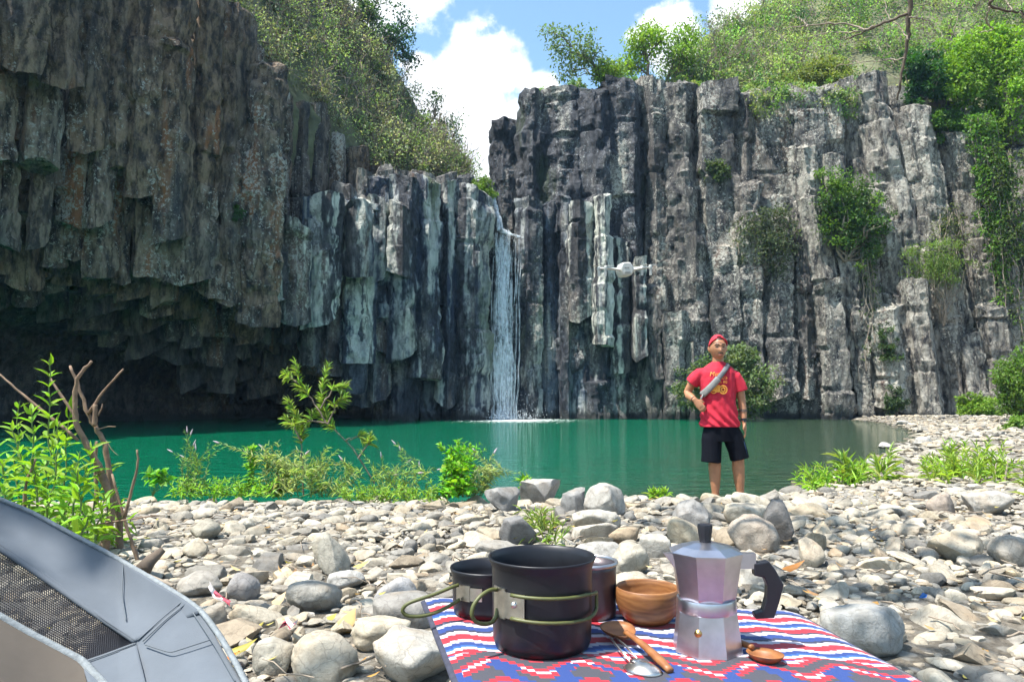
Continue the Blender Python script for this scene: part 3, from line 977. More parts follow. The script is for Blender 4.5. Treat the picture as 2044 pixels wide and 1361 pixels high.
def scatter(n, r0, r1, ymin, ymax, xfun, tight):
    pts = np.concatenate(placed)
    cell = 0.25
    grid = {}
    for x, y, r in pts:
        grid.setdefault((int(x // cell), int(y // cell)), []).append((x, y, r))
    out = []
    for _ in range(n):
        y = ymin + (ymax - ymin) * rs.random() ** .85
        lo, hi = xfun(y)
        x = rs.uniform(lo, hi)
        r = r0 + (r1 - r0) * rs.random() ** 1.8
        ok = True
        ci, cj = int(x // cell), int(y // cell)
        for i in (-1, 0, 1):
            for j in (-1, 0, 1):
                for (a, b, c) in grid.get((ci + i, cj + j), ()):
                    if (a - x) ** 2 + (b - y) ** 2 < ((r + c) * tight) ** 2:
                        ok = False; break
                if not ok: break
            if not ok: break
        if ok:
            grid.setdefault((ci, cj), []).append((x, y, r))
            out.append((x, y, r))
    out = np.array(out).reshape(-1, 3)
    placed.append(out)
    return out


fr = lambda y: (-.74 * y - .15, .74 * y + .15)
L0 = scatter(80, .085, .14, 3.7, 6.25, lambda y: (-.06 * y, .42 * y), .8)
L1 = scatter(520, .06, .10, 1.75, 7.6, fr, .82)
L2 = scatter(6000, .032, .062, 1.75, 7.8, fr, .74)
L3 = scatter(24000, .012, .032, 1.75, 7.2, fr, .70)
# the gravel spit to the right
def spit(y):
    lo = np.interp(y, _sh[:, 1], _sh[:, 0])
    return (lo - .6, .74 * y + .3)
L4 = scatter(5200, .035, .13, 7.6, 36, spit, .8)
# a strip on either side of the view, so that the bank goes on past its edges
def strip(y):
    a, b = .72 * y + .1, .74 * y + 2.0
    return (a, b) if rs.random() < .5 else (-b, -a)
L5 = scatter(5200, .035, .10, .9, 8.2, strip, .78)
NIN = len(L0) + len(L1) + len(L2) + len(L3) + len(L4)
ALLS = np.concatenate([L0, L1, L2, L3, L4, L5])
zg = ground_z(ALLS[:, 0], ALLS[:, 1])
sz = ALLS[:, 2] / ALLS[:, 1]
pxs, pys = topx(np.stack([ALLS[:, 0], ALLS[:, 1], zg], 1))
atman = (pxs > 1375) & (pxs < 1520) & (ALLS[:, 1] > 6.0) & (ALLS[:, 2] > .03)
side_ = np.arange(len(ALLS)) >= NIN
sz[side_] = np.minimum(sz[side_], 8.0 / F_PX)
vis = ~atman & (side_ | ((pxs > -70) & (pxs < 2114) & (pys < 1440))) & (zg > -.12)
ALLS, zg, sz, pxs, pys = ALLS[vis], zg[vis], sz[vis], pxs[vis], pys[vis]
order = np.argsort(-sz)
ALLS, zg, sz = ALLS[order], zg[order], sz[order]
NIND = 280
cols = stone_col(rs, len(ALLS))
Rm = rotm(rs, len(ALLS), .16)
VAR3 = [mesh_np('stone', stone_shape(3, 200 + k, rs.uniform(.3, 1.2)), ICO[3][1], True, 32) for k in range(16)]
for me in VAR3:
    me.materials.append(M['stone'])
for i in range(NIND):
    x, y, r = ALLS[i]
    o = bpy.data.objects.new('stone', VAR3[i % 16])
    COL.objects.link(o)
    o.parent = bank
    s = r * 1.08
    Mx = Matrix(Rm[i].tolist()).to_4x4()
    o.matrix_local = Matrix.Translation((x, y, zg[i] + r * .22)) @ Mx @ Matrix.Diagonal((s, s * rs.uniform(.8, 1.1), s * rs.uniform(.75, 1.1), 1))
    o.color = (*cols[i], 1)
sh2 = [stone_shape(2, 400 + k, rs.uniform(.3, 1.2)) for k in range(14)]
sh1 = [stone_shape(1, 500 + k, rs.uniform(.3, 1.2)) for k in range(14)]
sh0 = [stone_shape(0, 600 + k, 0.2) for k in range(10)]
Vs, Fs, Cs, nv = [], [], [], 0
for i in range(NIND, len(ALLS)):
    x, y, r = ALLS[i]
    ppx = sz[i] * F_PX
    if ppx > 15:
        S, Fi = sh2[i % 14], ICO[2][1]
    elif ppx > 6.0:
        S, Fi = sh1[i % 14], ICO[1][1]
    else:
        S, Fi = sh0[i % 10], ICO[0][1]
    V = (S * r * 1.08) @ Rm[i].T + np.array([x, y, zg[i] + r * .2])
    Vs.append(V); Fs.append(Fi + nv); nv += len(V)
    Cs.append(np.broadcast_to(cols[i], (len(V), 3)))
me = mesh_np('stone_cover', np.concatenate(Vs), np.concatenate(Fs), True, 34)
col_attr(me, np.concatenate(Cs))
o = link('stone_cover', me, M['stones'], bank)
o['kind'] = 'stuff'
print('stones', len(ALLS), 'tris', len(me.polygons))

# ------------------------------------------------------------------ foliage helpers
T_RH = (np.array([(0, 0, 0), (.5, .5, .10), (1, 0, -.12), (.5, -.5, .10)]), np.array([(0, 1, 2), (0, 2, 3)]))
_st = [(0, 0), (.28, .5), (.62, .40), (1, 0)]
_v = [(0, 0, 0)]
for t, w in _st[1:3]:
    _v += [(t, w, .10 - .32 * t * t), (t, 0, -.32 * t * t), (t, -w, .10 - .32 * t * t)]
_v += [(1, 0, -.32)]
T_LA = (np.array(_v), np.array([(0, 2, 1), (0, 3, 2), (1, 2, 5), (1, 5, 4), (2, 3, 6), (2, 6, 5), (4, 5, 7), (5, 6, 7)]))


def unit(v):
    return v / (np.linalg.norm(v, axis=-1, keepdims=True) + 1e-9)


def inst(T, pos, D, U, L, Wd):
    """copies of a leaf template: arrays of positions, directions, lengths, widths"""
    V0, F0 = T
    n = len(pos)
    D = unit(D)
    S = unit(np.cross(D, U))
    N = np.cross(S, D)
    L = np.broadcast_to(L, (n,)); Wd = np.broadcast_to(Wd, (n,))
    V = pos[:, None] + D[:, None] * (V0[None, :, 0:1] * L[:, None, None]) + S[:, None] * (V0[None, :, 1:2] * Wd[:, None, None]) + N[:, None] * (V0[None, :, 2:3] * L[:, None, None])
    Fc = (F0[None] + (np.arange(n) * len(V0))[:, None, None]).reshape(-1, 3)
    return V.reshape(-1, 3), Fc


def leaf_cloud(rs, cents, rad, nper, size, aspect=.55, squash=.8, T=T_RH):
    """leaves through the volume of each clump, a little denser towards the outside"""
    n = len(cents)
    cen = np.repeat(cents, nper, 0)
    rr = np.repeat(np.broadcast_to(rad, (n,)), nper)
    d = unit(rs.normal(0, 1, (n * nper, 3)))
    d[:, 2] *= squash
    pos = cen + d * (rr * rs.random(n * nper) ** .45)[:, None]
    D = unit(d * .6 + rs.normal(0, .8, d.shape) + np.array([0, 0, -.1]))
    U = unit(np.array([0, -.25, 1.0]) + rs.normal(0, .55, d.shape))
    L = size * rs.uniform(.6, 1.35, n * nper)
    return inst(T, pos, D, U, L, L * aspect)


def cols_for(rs, base, nclump, nper, nv, cv=.28, lv=.25):
    base = np.asarray(base, float)
    if base.ndim == 1:
        base = np.broadcast_to(base, (nclump, 3))
    base = base * 1.3
    c = np.repeat(base * rs.uniform(1 - cv, 1 + cv, (nclump, 1)), nper, 0)
    c = c * rs.uniform(1 - lv, 1 + lv, (len(c), 1)) * rs.uniform(.9, 1.1, (len(c), 3))
    return np.clip(np.repeat(c, nv, 0), 0, 1)


def foliage_obj(name, V, Fc, C, parent=None, mat=None):
    me = mesh_np(name, V, Fc, False)
    col_attr(me, C)
    return link(name, me, mat or M['leafs'], parent)


def wig(rs, a, b, n=6, amp=.06, sag=0.0):
    a, b = np.array(a, float), np.array(b, float)
    t = np.linspace(0, 1, n)[:, None]
    L = np.linalg.norm(b - a)
    w = rs.normal(0, amp * L, (n, 3)) * np.sin(t * PI)
    p = a + (b - a) * t + w
    p[:, 2] -= sag * L * (4 * t[:, 0] * (1 - t[:, 0]))
    return p


def branching(rs, mb, a, b, r, levels, spread, tips, nchild=4, shrink=.62):
    p = wig(rs, a, b, 6, .05)
    mb.tube(p, np.linspace(r, r * .55, 6), 5 if r < .03 else 7, caps=False)
    if levels == 0:
        tips.append(p[-1]); return
    L = np.linalg.norm(np.array(b) - np.array(a))
    for k in range(nchild):
        i = int(rs.integers(2, 6))
        d = unit(unit(np.array(b, float) - a) + rs.normal(0, spread, 3) + np.array([0, 0, .12]))
        branching(rs, mb, p[i], p[i] + d * L * shrink * rs.uniform(.7, 1.2), r * .5, levels - 1, spread, tips, nchild, shrink)
    tips.append(p[-1])


def tree(name, label, cat, base, top, r, rs, cols, leaf, crown_r, nper, levels=2, spread=.65, nchild=4, group=None, barkm='bark', shrink=.62, sub=None, aspect=.55):
    base = np.array(base, float)
    e = empty(name, tuple(base), label, cat, group)
    mb, tips = MB(), []
    branching(rs, mb, np.zeros(3), np.array(top, float) - base, r, levels, spread, tips, nchild, shrink)
    mb.build('trunk', M[barkm], e)
    tips = np.array(tips)
    if nper:
        V, Fc = leaf_cloud(rs, tips, crown_r, nper, leaf, aspect)
        foliage_obj('crown', V, Fc, cols_for(rs, cols, len(tips), nper, 4), e)
    return e


def bush(name, label, cat, cpx, cpy, d, wpx, hpx, rs, cols, leaf, nclump, nper, foot=None, group=None, clump=.32, thick=.6, twigs=14, shape=None, aspect=.55):
    """bush as clumps of leaves in an uneven volume, on stems that spring from its foot"""
    c = P(cpx, cpy, d)
    s = d / F_PX
    rx, rz = wpx * s / 2, hpx * s / 2
    ft = P(*(foot or (cpx, cpy + hpx * .5)), d + .3)
    e = empty(name, tuple(ft), label, cat, group)
    u = unit(rs.normal(0, 1, (nclump, 3)))
    rad = rs.random(nclump) ** .4
    q = u * rad[:, None]
    q = q * (.55 + 1.0 * fbm(u * 1.7 + nclump + cpx, 2))[:, None]
    if shape is not None:
        q = shape(q, rs)
    pts = np.stack([c[0] + q[:, 0] * rx, c[1] + q[:, 1] * max(rx, rz) * thick, c[2] + q[:, 2] * rz], 1)
    mb = MB()
    for k in range(twigs):
        t = pts[int(rs.integers(0, nclump))]
        mb.tube(wig(rs, (0, 0, 0), t - ft, 6, .08), np.linspace(.035, .008, 6) * max(.5, rz), 4, caps=False)
    mb.build('stems', M['twig'], e)
    V, Fc = leaf_cloud(rs, pts - ft, clump * min(rx, rz) * rs.uniform(.6, 1.3, nclump), nper, leaf, aspect)
    foliage_obj('crown', V, Fc, cols_for(rs, cols, nclump, nper, 4), e)
    return e


G1, G2, G3, G4, G5 = (.060, .115, .026), (.115, .185, .030), (.072, .100, .048), (.150, .150, .085), (.035, .075, .030)
GR = np.array([(.105, .125, .055), (.080, .115, .050), (.165, .155, .095), (.125, .155, .060), (.055, .085, .045), (.17, .175, .11), (.10, .15, .05)]) * np.array([1.45, 1.75, 1.35])

M['hill'] = simple('dry_slope_soil', (.12, .125, .065), .95, noise=.5, nscale=1.2, bump=.8, bscale=3, bdist=.2)


def hill(name, label, low, high, nclump, nper, seed, leaf, rr, ntw, pal=GR):
    """slope between a lower and an upper edge, each (px, py, depth)"""
    rs = np.random.default_rng(seed)
    n, m = 70, 34
    x0, x1 = low[0][0], low[-1][0]

    def pt(px, t):
        a = P(px, interp(px, low, 1), interp(px, low, 2))
        b = P(px, interp(px, high, 1), interp(px, high, 2))
        q = a + (b - a) * t
        return q
    Gd = np.array([[pt(px, t) for t in np.linspace(0, 1, m)] for px in np.linspace(x0, x1, n)])
    back = Gd[:, -1:, :] + np.array([0, 6, -1.0])
    foot = Gd[:, :1, :] + np.array([0, .4, -3.0])
    Gd = np.concatenate([foot, Gd, back], 1)
    q = fbm(Gd * .45, 4) - .5
    Gd[:, :, 2] += q * 1.1 - .35
    Gd[:, :, 1] += q * 1.0
    h = MB().grid(Gd).build(name, M['hill'], sharp=None)
    tag(h, label, None, None, 'structure')
    ps = []
    for _ in range(nclump):
        px = rs.uniform(x0, x1); t = rs.random() ** .9
        ps.append(pt(px, t) + np.array([0, rs.normal(0, .3), rs.uniform(-.2, .45)]))
    ps = np.array(ps)
    rad = rr * rs.uniform(.35, 1.35, nclump)
    ps[:, 2] += rad * .35
    V, Fc = leaf_cloud(rs, ps, rad, nper, leaf)
    pc = rs.uniform(.6, 1.5, (nclump, 1)) * pal[np.clip((fbm(ps * .35, 3) * 9 - 1.4 + rs.normal(0, 1.1, nclump)).astype(int), 0, len(pal) - 1)]
    o = foliage_obj('hillside_scrub', V, Fc, cols_for(rs, pc, nclump, nper, 4))
    mb = MB()
    for _ in range(ntw):
        a = ps[int(rs.integers(0, nclump))]
        dv = unit(rs.normal(0, .6, 3) + np.array([0, -.2, .75])) * rs.uniform(.6, 1.9)
        mb.tube(wig(rs, a - dv * .2, a + dv, 5, .09), np.linspace(.028, .008, 5), 3, caps=False)
    tw = mb.build('scrub_twigs', M['twig'])
    return h, o, tw


h1, s1, t1 = hill('hillside_left', 'scrub covered slope above the left cliff falling to the gap',
                  [(430, 20, 28.5), (470, 60, 29.0), (540, 185, 31.5), (640, 225, 33.5), (700, 285, 35.5), (760, 345, 37.0), (860, 362, 38.0), (935, 372, 38.8)],
                  [(430, -260, 36), (560, -140, 38), (690, -6, 40), (760, 60, 40.5), (800, 150, 41.5), (860, 250, 41.5), (900, 310, 41), (935, 362, 40.5)],
                  330, 150, 41, .135, .95, 1700, np.array([(.25, .27, .17), (.18, .24, .11), (.30, .30, .21), (.21, .27, .13), (.14, .20, .11), (.33, .32, .25), (.19, .26, .11)]))
tag(s1, 'grey green scrub and dry grass covering the slope above the left cliff', 'scrub', None, 'stuff')
tag(t1, 'tangle of dry twigs on the slope above the left cliff', 'twigs', None, 'stuff')
h2, s2, t2 = hill('hillside_right', 'wooded slope rising behind the right cliff',
                  [(1340, 178, 40.3), (1420, 182, 40.2), (1500, 195, 40.0), (1620, 205, 39.8), (1740, 170, 39.4), (1850, 190, 39.0), (2000, 230, 38.4), (2150, 200, 37.8)],
                  [(1340, 172, 43), (1400, 120, 45), (1450, 62, 47), (1500, 28, 48.5), (1570, -20, 50), (1700, -150, 54), (1850, -220, 56), (2150, -300, 56)],
                  500, 170, 42, .16, 1.2, 2000)
tag(s2, 'grey green scrub covering the slope behind the right cliff', 'scrub', None, 'stuff')
tag(t2, 'tangle of dry twigs on the slope behind the right cliff', 'twigs', None, 'stuff')

rs = np.random.default_rng(99)
# ---- trees on the skyline
tree('tree', 'thin airy tree leaning left at the left end of the right cliff top', 'tree', P(1225, 182, 40.6), P(1165, 112, 40.4), .10, rs, [.11, .16, .06], .19, .6, 60, 2, .6, 5, 'trees on the cliff top')
tree('tree', 'low bushy bright green tree on the cliff top beside the airy one', 'tree', P(1212, 188, 40.2), P(1212, 150, 40.2), .09, rs, [.15, .23, .035], .18, .6, 70, 2, .8, 5, 'trees on the cliff top')
tree('tree', 'taller bright yellow green tree with a flat crown on the cliff top', 'tree', P(1302, 182, 40.8), P(1290, 118, 40.8), .12, rs, [.18, .27, .035], .19, .66, 64, 2, .75, 6, 'trees on the cliff top')
tree('tree', 'second yellow green tree with its crown right of the flat one', 'tree', P(1330, 182, 41.2), P(1345, 112, 41.0), .11, rs, [.16, .25, .04], .19, .66, 64, 2, .7, 5, 'trees on the cliff top')
tree('bare_tree', 'bare grey branching tree against the sky behind the cliff top', 'tree', P(1415, 178, 42.5), P(1432, 92, 42.5), .10, rs, [.12, .12, .08], .13, .45, 6, 3, .5, 4, 'trees on the cliff top', 'twig')
tree('bare_tree', 'smaller bare grey tree left of the wooded slope', 'tree', P(1378, 180, 42.0), P(1385, 120, 42.0), .07, rs, [.12, .12, .08], .13, .4, 6, 3, .5, 4, 'trees on the cliff top', 'twig')
tree('tree', 'dark blue green tree jutting from the left slope against the sky', 'tree', P(752, 118, 41.0), P(795, 82, 40.6), .13, rs, [.040, .085, .045], .20, .62, 46, 2, .7, 5, 'trees on the left skyline')
tree('tree', 'green tree high on the left slope at the top of the picture', 'tree', P(690, 60, 40.4), P(738, 28, 40.2), .12, rs, [.060, .110, .045], .19, .62, 40, 2, .7, 5, 'trees on the left skyline')
tree('tree', 'slender pale green tree halfway down the left skyline', 'tree', P(845, 262, 41.2), P(872, 228, 41.0), .08, rs, [.075, .115, .06], .16, .5, 30, 2, .7, 4, 'trees on the left skyline')
tree('tree', 'small leafy tree low on the left skyline above the gap', 'tree', P(885, 345, 41.0), P(905, 290, 41.0), .08, rs, [.055, .10, .06], .16, .5, 34, 2, .7, 4, 'trees on the left skyline')

# ---- low scrub along the top edge of the right wall
for k, (px, py, w, h) in enumerate([(1080, 190, 50, 22), (1150, 178, 60, 26), (1262, 170, 50, 26), (1390, 176, 70, 34), (1450, 184, 70, 36), (1512, 186, 60, 40)]):
    bush('scrub', ['thin scrub at the left end of the right cliff edge', 'scrub at the foot of the leaning airy tree', 'scrub between the low bushy tree and the flat crowned one', 'dry scrub under the bare trees on the cliff edge',
                   'dry scrub on the cliff edge right of the bare trees', 'scrub on the cliff edge where the wooded slope begins'][k], 'scrub', px, py, 39.6, w, h, rs, GR[rs.integers(0, 7, 40)], .13, 40, 36, thick=.8, group='scrub along the cliff edge')

# ---- bushes on and below the cliffs
bush('bush', 'round bright green bush at the lip of the waterfall', 'bush', 962, 384, 37.6, 46, 58, rs, G2, .13, 60, 46, thick=.8)
bush('bush', 'leafy green bush hanging on the pale columns', 'bush', 1703, 430, 36.3, 128, 210, rs, np.array([(.055, .115, .025), (.10, .17, .03), (.045, .09, .022)])[rs.integers(0, 3, 150)], .16, 150, 52, foot=(1690, 520),
     shape=lambda q, r: q * np.array([1, 1, 1]) + np.stack([-.25 * q[:, 2], 0 * q[:, 0], 0 * q[:, 0]], 1), thick=.35, clump=.26)
bush('bush', 'grey green bush growing on the dark cliff face', 'bush', 1533, 480, 37.2, 120, 150, rs, [.075, .095, .055], .15, 110, 44, foot=(1540, 560), thick=.4)
bush('bush', 'small grey green bush high on the cliff face left of the larger one', 'bush', 1430, 340, 37.9, 60, 50, rs, [.07, .10, .045], .14, 40, 40, thick=.5)
bush('bush', 'big bush at the cliff foot behind the man', 'bush', 1452, 772, 34.5, 205, 120, rs, np.array([(.105, .145, .060), (.075, .120, .045), (.15, .17, .085)])[rs.integers(0, 3, 190)], .15, 190, 52, foot=(1440, 835), thick=.6, clump=.25)
bush('bush', 'spray of leaves rising from the big bush beside the head of the man', 'bush', 1480, 712, 34.3, 80, 55, rs, [.11, .15, .07], .15, 46, 44, foot=(1462, 790), thick=.7)
bush('feathery_bush', 'feathery yellow green bush growing between the pale columns', 'bush', 1868, 528, 35.3, 116, 84, rs, [.13, .19, .05], .12, 100, 46, foot=(1884, 650), thick=.5, aspect=.35)
bush('bush', 'grey green bush trailing over the top of the right cliff', 'bush', 1575, 205, 38.2, 170, 90, rs, GR[rs.integers(0, 5, 130)], .16, 130, 44, foot=(1600, 190), thick=.5)
bush('bush', 'pale scrub trailing over the cliff top left of the hanging branch', 'bush', 1680, 205, 37.9, 120, 80, rs, GR[rs.integers(0, 7, 100)], .15, 100, 40, foot=(1690, 190), thick=.5)
bush('bush', 'dark green broad leaved shrub under the hanging branch', 'bush', 1838, 165, 37.0, 76, 130, rs, [.030, .080, .022], .22, 80, 44, thick=.6)
bush('bush', 'bright lime green bush on the slope right of the hanging branch', 'bush', 1922, 150, 37.0, 120, 150, rs, [.15, .25, .028], .20, 150, 50, thick=.6)
bush('bush', 'lime bush filling the top right corner below the branches', 'bush', 1990, 110, 37.4, 130, 110, rs, [.16, .26, .03], .20, 130, 50, thick=.6)
bush('bush', 'yellow green bush on the slope left of the hanging branch', 'bush', 1640, 150, 39.2, 110, 70, rs, [.17, .20, .06], .18, 90, 46, thick=.6)
bush('bush', 'bright green bush at the right edge above the vines', 'bush', 2020, 200, 36.6, 110, 170, rs, [.13, .22, .028], .20, 140, 50, thick=.6)
bush('bush', 'green bush spilling over the cliff edge below the lime bush', 'bush', 1905, 245, 36.8, 130, 70, rs, [.075, .15, .025], .18, 100, 46, thick=.5)
bush('bush', 'bush at the right edge of the picture beside the cliff foot', 'bush', 2036, 765, 24.0, 90, 120, rs, [.10, .17, .035], .11, 110, 50, foot=(2036, 840), thick=.7)
bush('bush', 'low bright bush where the gravel spit meets the cliff', 'bush', 1952, 818, 29.0, 86, 52, rs, [.13, .21, .03], .12, 80, 50, foot=(1950, 842), thick=.7)
bush('bush', 'small tuft of leaves at the right edge of the gravel bank', 'bush', 2034, 862, 18.0, 56, 50, rs, [.12, .20, .035], .09, 60, 46, thick=.7)
bush('bush', 'small dark tuft of leaves on the brown left cliff', 'bush', 472, 424, 27.6, 26, 34, rs, [.05, .10, .04], .12, 14, 30, thick=.5)
bush('bush', 'weedy clump rooted in the crack right of the lower columns', 'bush', 1775, 690, 35.6, 40, 90, rs, [.06, .10, .035], .13, 34, 40, thick=.4)
bush('bush', 'weedy clump between the two lower pale columns at the water', 'bush', 1788, 800, 35.4, 46, 60, rs, [.045, .075, .03], .13, 34, 40, thick=.4)


def vine(label, px0, py0, py1, d, wpx, rs, cols, nstr, leaf, nper=16):
    top = P(px0, py0, d)
    e = empty('hanging_vine', tuple(top), label, 'vine', 'vines hanging down the right cliff')
    mb, pts = MB(), []
    s = d / F_PX
    for k in range(nstr):
        x = rs.normal(0, wpx * s * .3)
        L = (py1 - py0) * s * rs.uniform(.45, 1.0)
        p = wig(rs, (x, rs.normal(0, .12), rs.uniform(-.3, .5)), (x + rs.normal(0, .45) + .10 * L, rs.normal(-.1, .15), -L), 12, .02)
        mb.tube(p, .022, 4, caps=False)
        for q in p:
            if rs.random() < .72:
                pts.append(q + rs.normal(0, .12, 3))
    mb.build('stems', M['twig'], e)
    pts = np.array(pts)
    V, Fc = leaf_cloud(rs, pts, .34, nper, leaf)
    foliage_obj('leaves', V, Fc, cols_for(rs, cols, len(pts), nper, 4), e)


vine('thick green vine hanging from the lime bush down to the water side columns', 1955, 250, 610, 35.3, 60, rs, [.085, .165, .028], 20, .17, 34)
vine('ragged olive vine hanging right of the thick green one', 1995, 300, 700, 35.0, 70, rs, [.075, .11, .035], 16, .16, 26)
vine('thin vine trailing down between the pale columns below the leafy bush', 1730, 520, 780, 36.0, 30, rs, [.06, .09, .03], 7, .13, 8)
vine('short dry vine under the feathery bush', 1900, 420, 560, 35.6, 30, rs, [.09, .11, .045], 7, .13, 12)

# ------------------------------------------------------------------ waterfall
def fall_mat():
    m, g, b = new_mat('falling_water')
    out = m.node_tree.nodes['Material Output']
    p = g.pos()
    n = g.noise(g.scalev(p, (7.0, 7.0, 0.55)), 1.0, 4, 0.7)
    n2 = g.noise(g.scalev(p, (9.0, 9.0, 3.0)), 1.0, 3, 0.7)
    a = g.step(g.m('ADD', g.m('MULTIPLY', n, 0.6), g.m('MULTIPLY', n2, 0.4)), 0.40, 0.60)
    b.inputs['Base Color'].default_value = (.84, .88, .92, 1)
    b.inputs['Roughness'].default_value = 0.35
    tr = g.n('ShaderNodeBsdfTransparent')
    tl_ = g.n('ShaderNodeBsdfTranslucent', {'Color': (.84, .88, .92, 1)})
    bb = g.n('ShaderNodeMixShader', {0: .4, 1: b.outputs[0], 2: tl_.outputs[0]})
    mx = g.n('ShaderNodeMixShader', {0: g.m('MULTIPLY', a, 0.92), 1: tr.outputs[0], 2: bb.outputs[0]})
    g.put(out.inputs[0], mx.outputs[0])
    return m


M['fall'] = fall_mat()
M['drop'] = simple('water_drops', (.85, .89, .93), .3)
rs = np.random.default_rng(5)
fallo = empty('waterfall', tuple(FALL), 'narrow white waterfall dropping from the notch into the pool', None, None, 'structure')
fl = np.array(FALL)


def strand(pts, w0, w1, n=26):
    """ribbon of water, bowed across its width"""
    pts = np.array(pts)
    t = np.linspace(0, 1, n)
    k = np.linspace(0, 1, len(pts))
    c = np.stack([np.interp(t, k, pts[:, i]) for i in range(3)], 1)
    w = w0 + (w1 - w0) * t
    ph = rs.uniform(0, 9)
    c[:, 0] += (fbm(np.stack([t * 6 + ph, t * 0 + ph, t * 0], 1), 3) - .5) * .22
    Gd = np.stack([c + np.stack([s * w, -.10 * (1 - s * s) * np.ones(n) - .02, 0 * w], 1) for s in (-1, -.5, 0, .5, 1)], 0)
    return Gd


mb = MB()
lip = [P(986, 392, 37.7), P(992, 430, 37.3), P(1000, 460, 37.2)]
ledge = [P(1000, 460, 37.15), P(1020, 468, 37.1), P(1042, 476, 37.1)]
for k in range(4):
    mb.grid(strand([q + rs.normal(0, .05, 3) for q in lip], .09, .16, 12))
for k in range(3):
    mb.grid(strand([q + rs.normal(0, .05, 3) for q in ledge], .20, .16, 10))
for k in range(24):
    a, b = rs.normal(1000, 9), rs.normal(1000, 11)
    y0 = rs.uniform(455, 520)
    mb.grid(strand([P(a, y0, 37.45), P(a * .5 + b * .5, 600, 37.3), P(b, 740, 37.25), P(b + rs.normal(0, 3), 837, 37.2)], rs.uniform(.05, .13), rs.uniform(.08, .24)))
for a, b, y0 in ((1036, 1026, 478), (1040, 1032, 480), (985, 980, 470), (1030, 1020, 482), (932, 928, 600), (936, 924, 560), (918, 905, 660), (962, 958, 620)):
    mb.grid(strand([P(a, y0, 37.4), P((a + b) / 2, (y0 + 835) / 2, 37.2), P(b, 836, 37.1)], .025, .05))
mb.V = [v - fl for v in mb.V]
mb.build('water_strands', M['fall'], fallo)
# drops thrown clear of the fall and spray at its foot
pos, siz = [], []
for k in range(1500):
    t = rs.random()
    py = 470 + t * 365
    px = 1004 + rs.normal(0, 13 + 10 * t)
    pos.append(P(px, py, 37.1 + rs.normal(0, .25))); siz.append(rs.uniform(.006, .016))
for k in range(900):
    px = 1003 + rs.normal(0, 34); py = 836 - abs(rs.normal(0, 9))
    pos.append(P(px, py, 37.0 + rs.normal(0, .4))); siz.append(rs.uniform(.008, .02))
for k in range(500):
    px = rs.uniform(905, 1110); py = rs.uniform(560, 830)
    pos.append(P(px, py, 37.3 + rs.normal(0, .2))); siz.append(rs.uniform(.005, .010))
pos = np.array(pos) - fl; siz = np.array(siz)
O = np.array([(1, 0, 0), (-.5, .87, 0), (-.5, -.87, 0), (0, 0, 1.8), (0, 0, -1.8)]); OF = np.array([(0, 1, 3), (1, 2, 3), (2, 0, 3), (1, 0, 4), (2, 1, 4), (0, 2, 4)])
V = (pos[:, None] + O[None] * siz[:, None, None]).reshape(-1, 3)
Fc = (OF[None] + (np.arange(len(pos)) * 5)[:, None, None]).reshape(-1, 3)
o = link('spray', mesh_np('spray', V, Fc, True), M['drop'], fallo)
o['kind'] = 'stuff'

# ------------------------------------------------------------------ plants on the bank
M['stem'] = simple('green_stem', (.10, .16, .035), .6, noise=.3)
M['leaf_lime'] = leaf_mat('leaf_lime', (.20, .36, .035), .5, .3)
M['leaf_grass'] = leaf_mat('leaf_grass', (.17, .24, .035), .45, .3)
M['flower'] = simple('pink_flower', (.42, .33, .36), .8, noise=.2, nscale=40)
LEAF_ME = mesh_np('leaf', T_LA[0] * np.array([1, .3, 1]), T_LA[1], True)
LEAF_BROAD = mesh_np('leaf', T_LA[0] * np.array([1, .62, .8]), T_LA[1], True)


def gz(x, y):
    return float(ground_z(np.array(x), np.array(y)))


def onbank(px, d):
    x = (px - CX) / F_PX * d * 1.003
    return np.array([x, d, gz(x, d)])


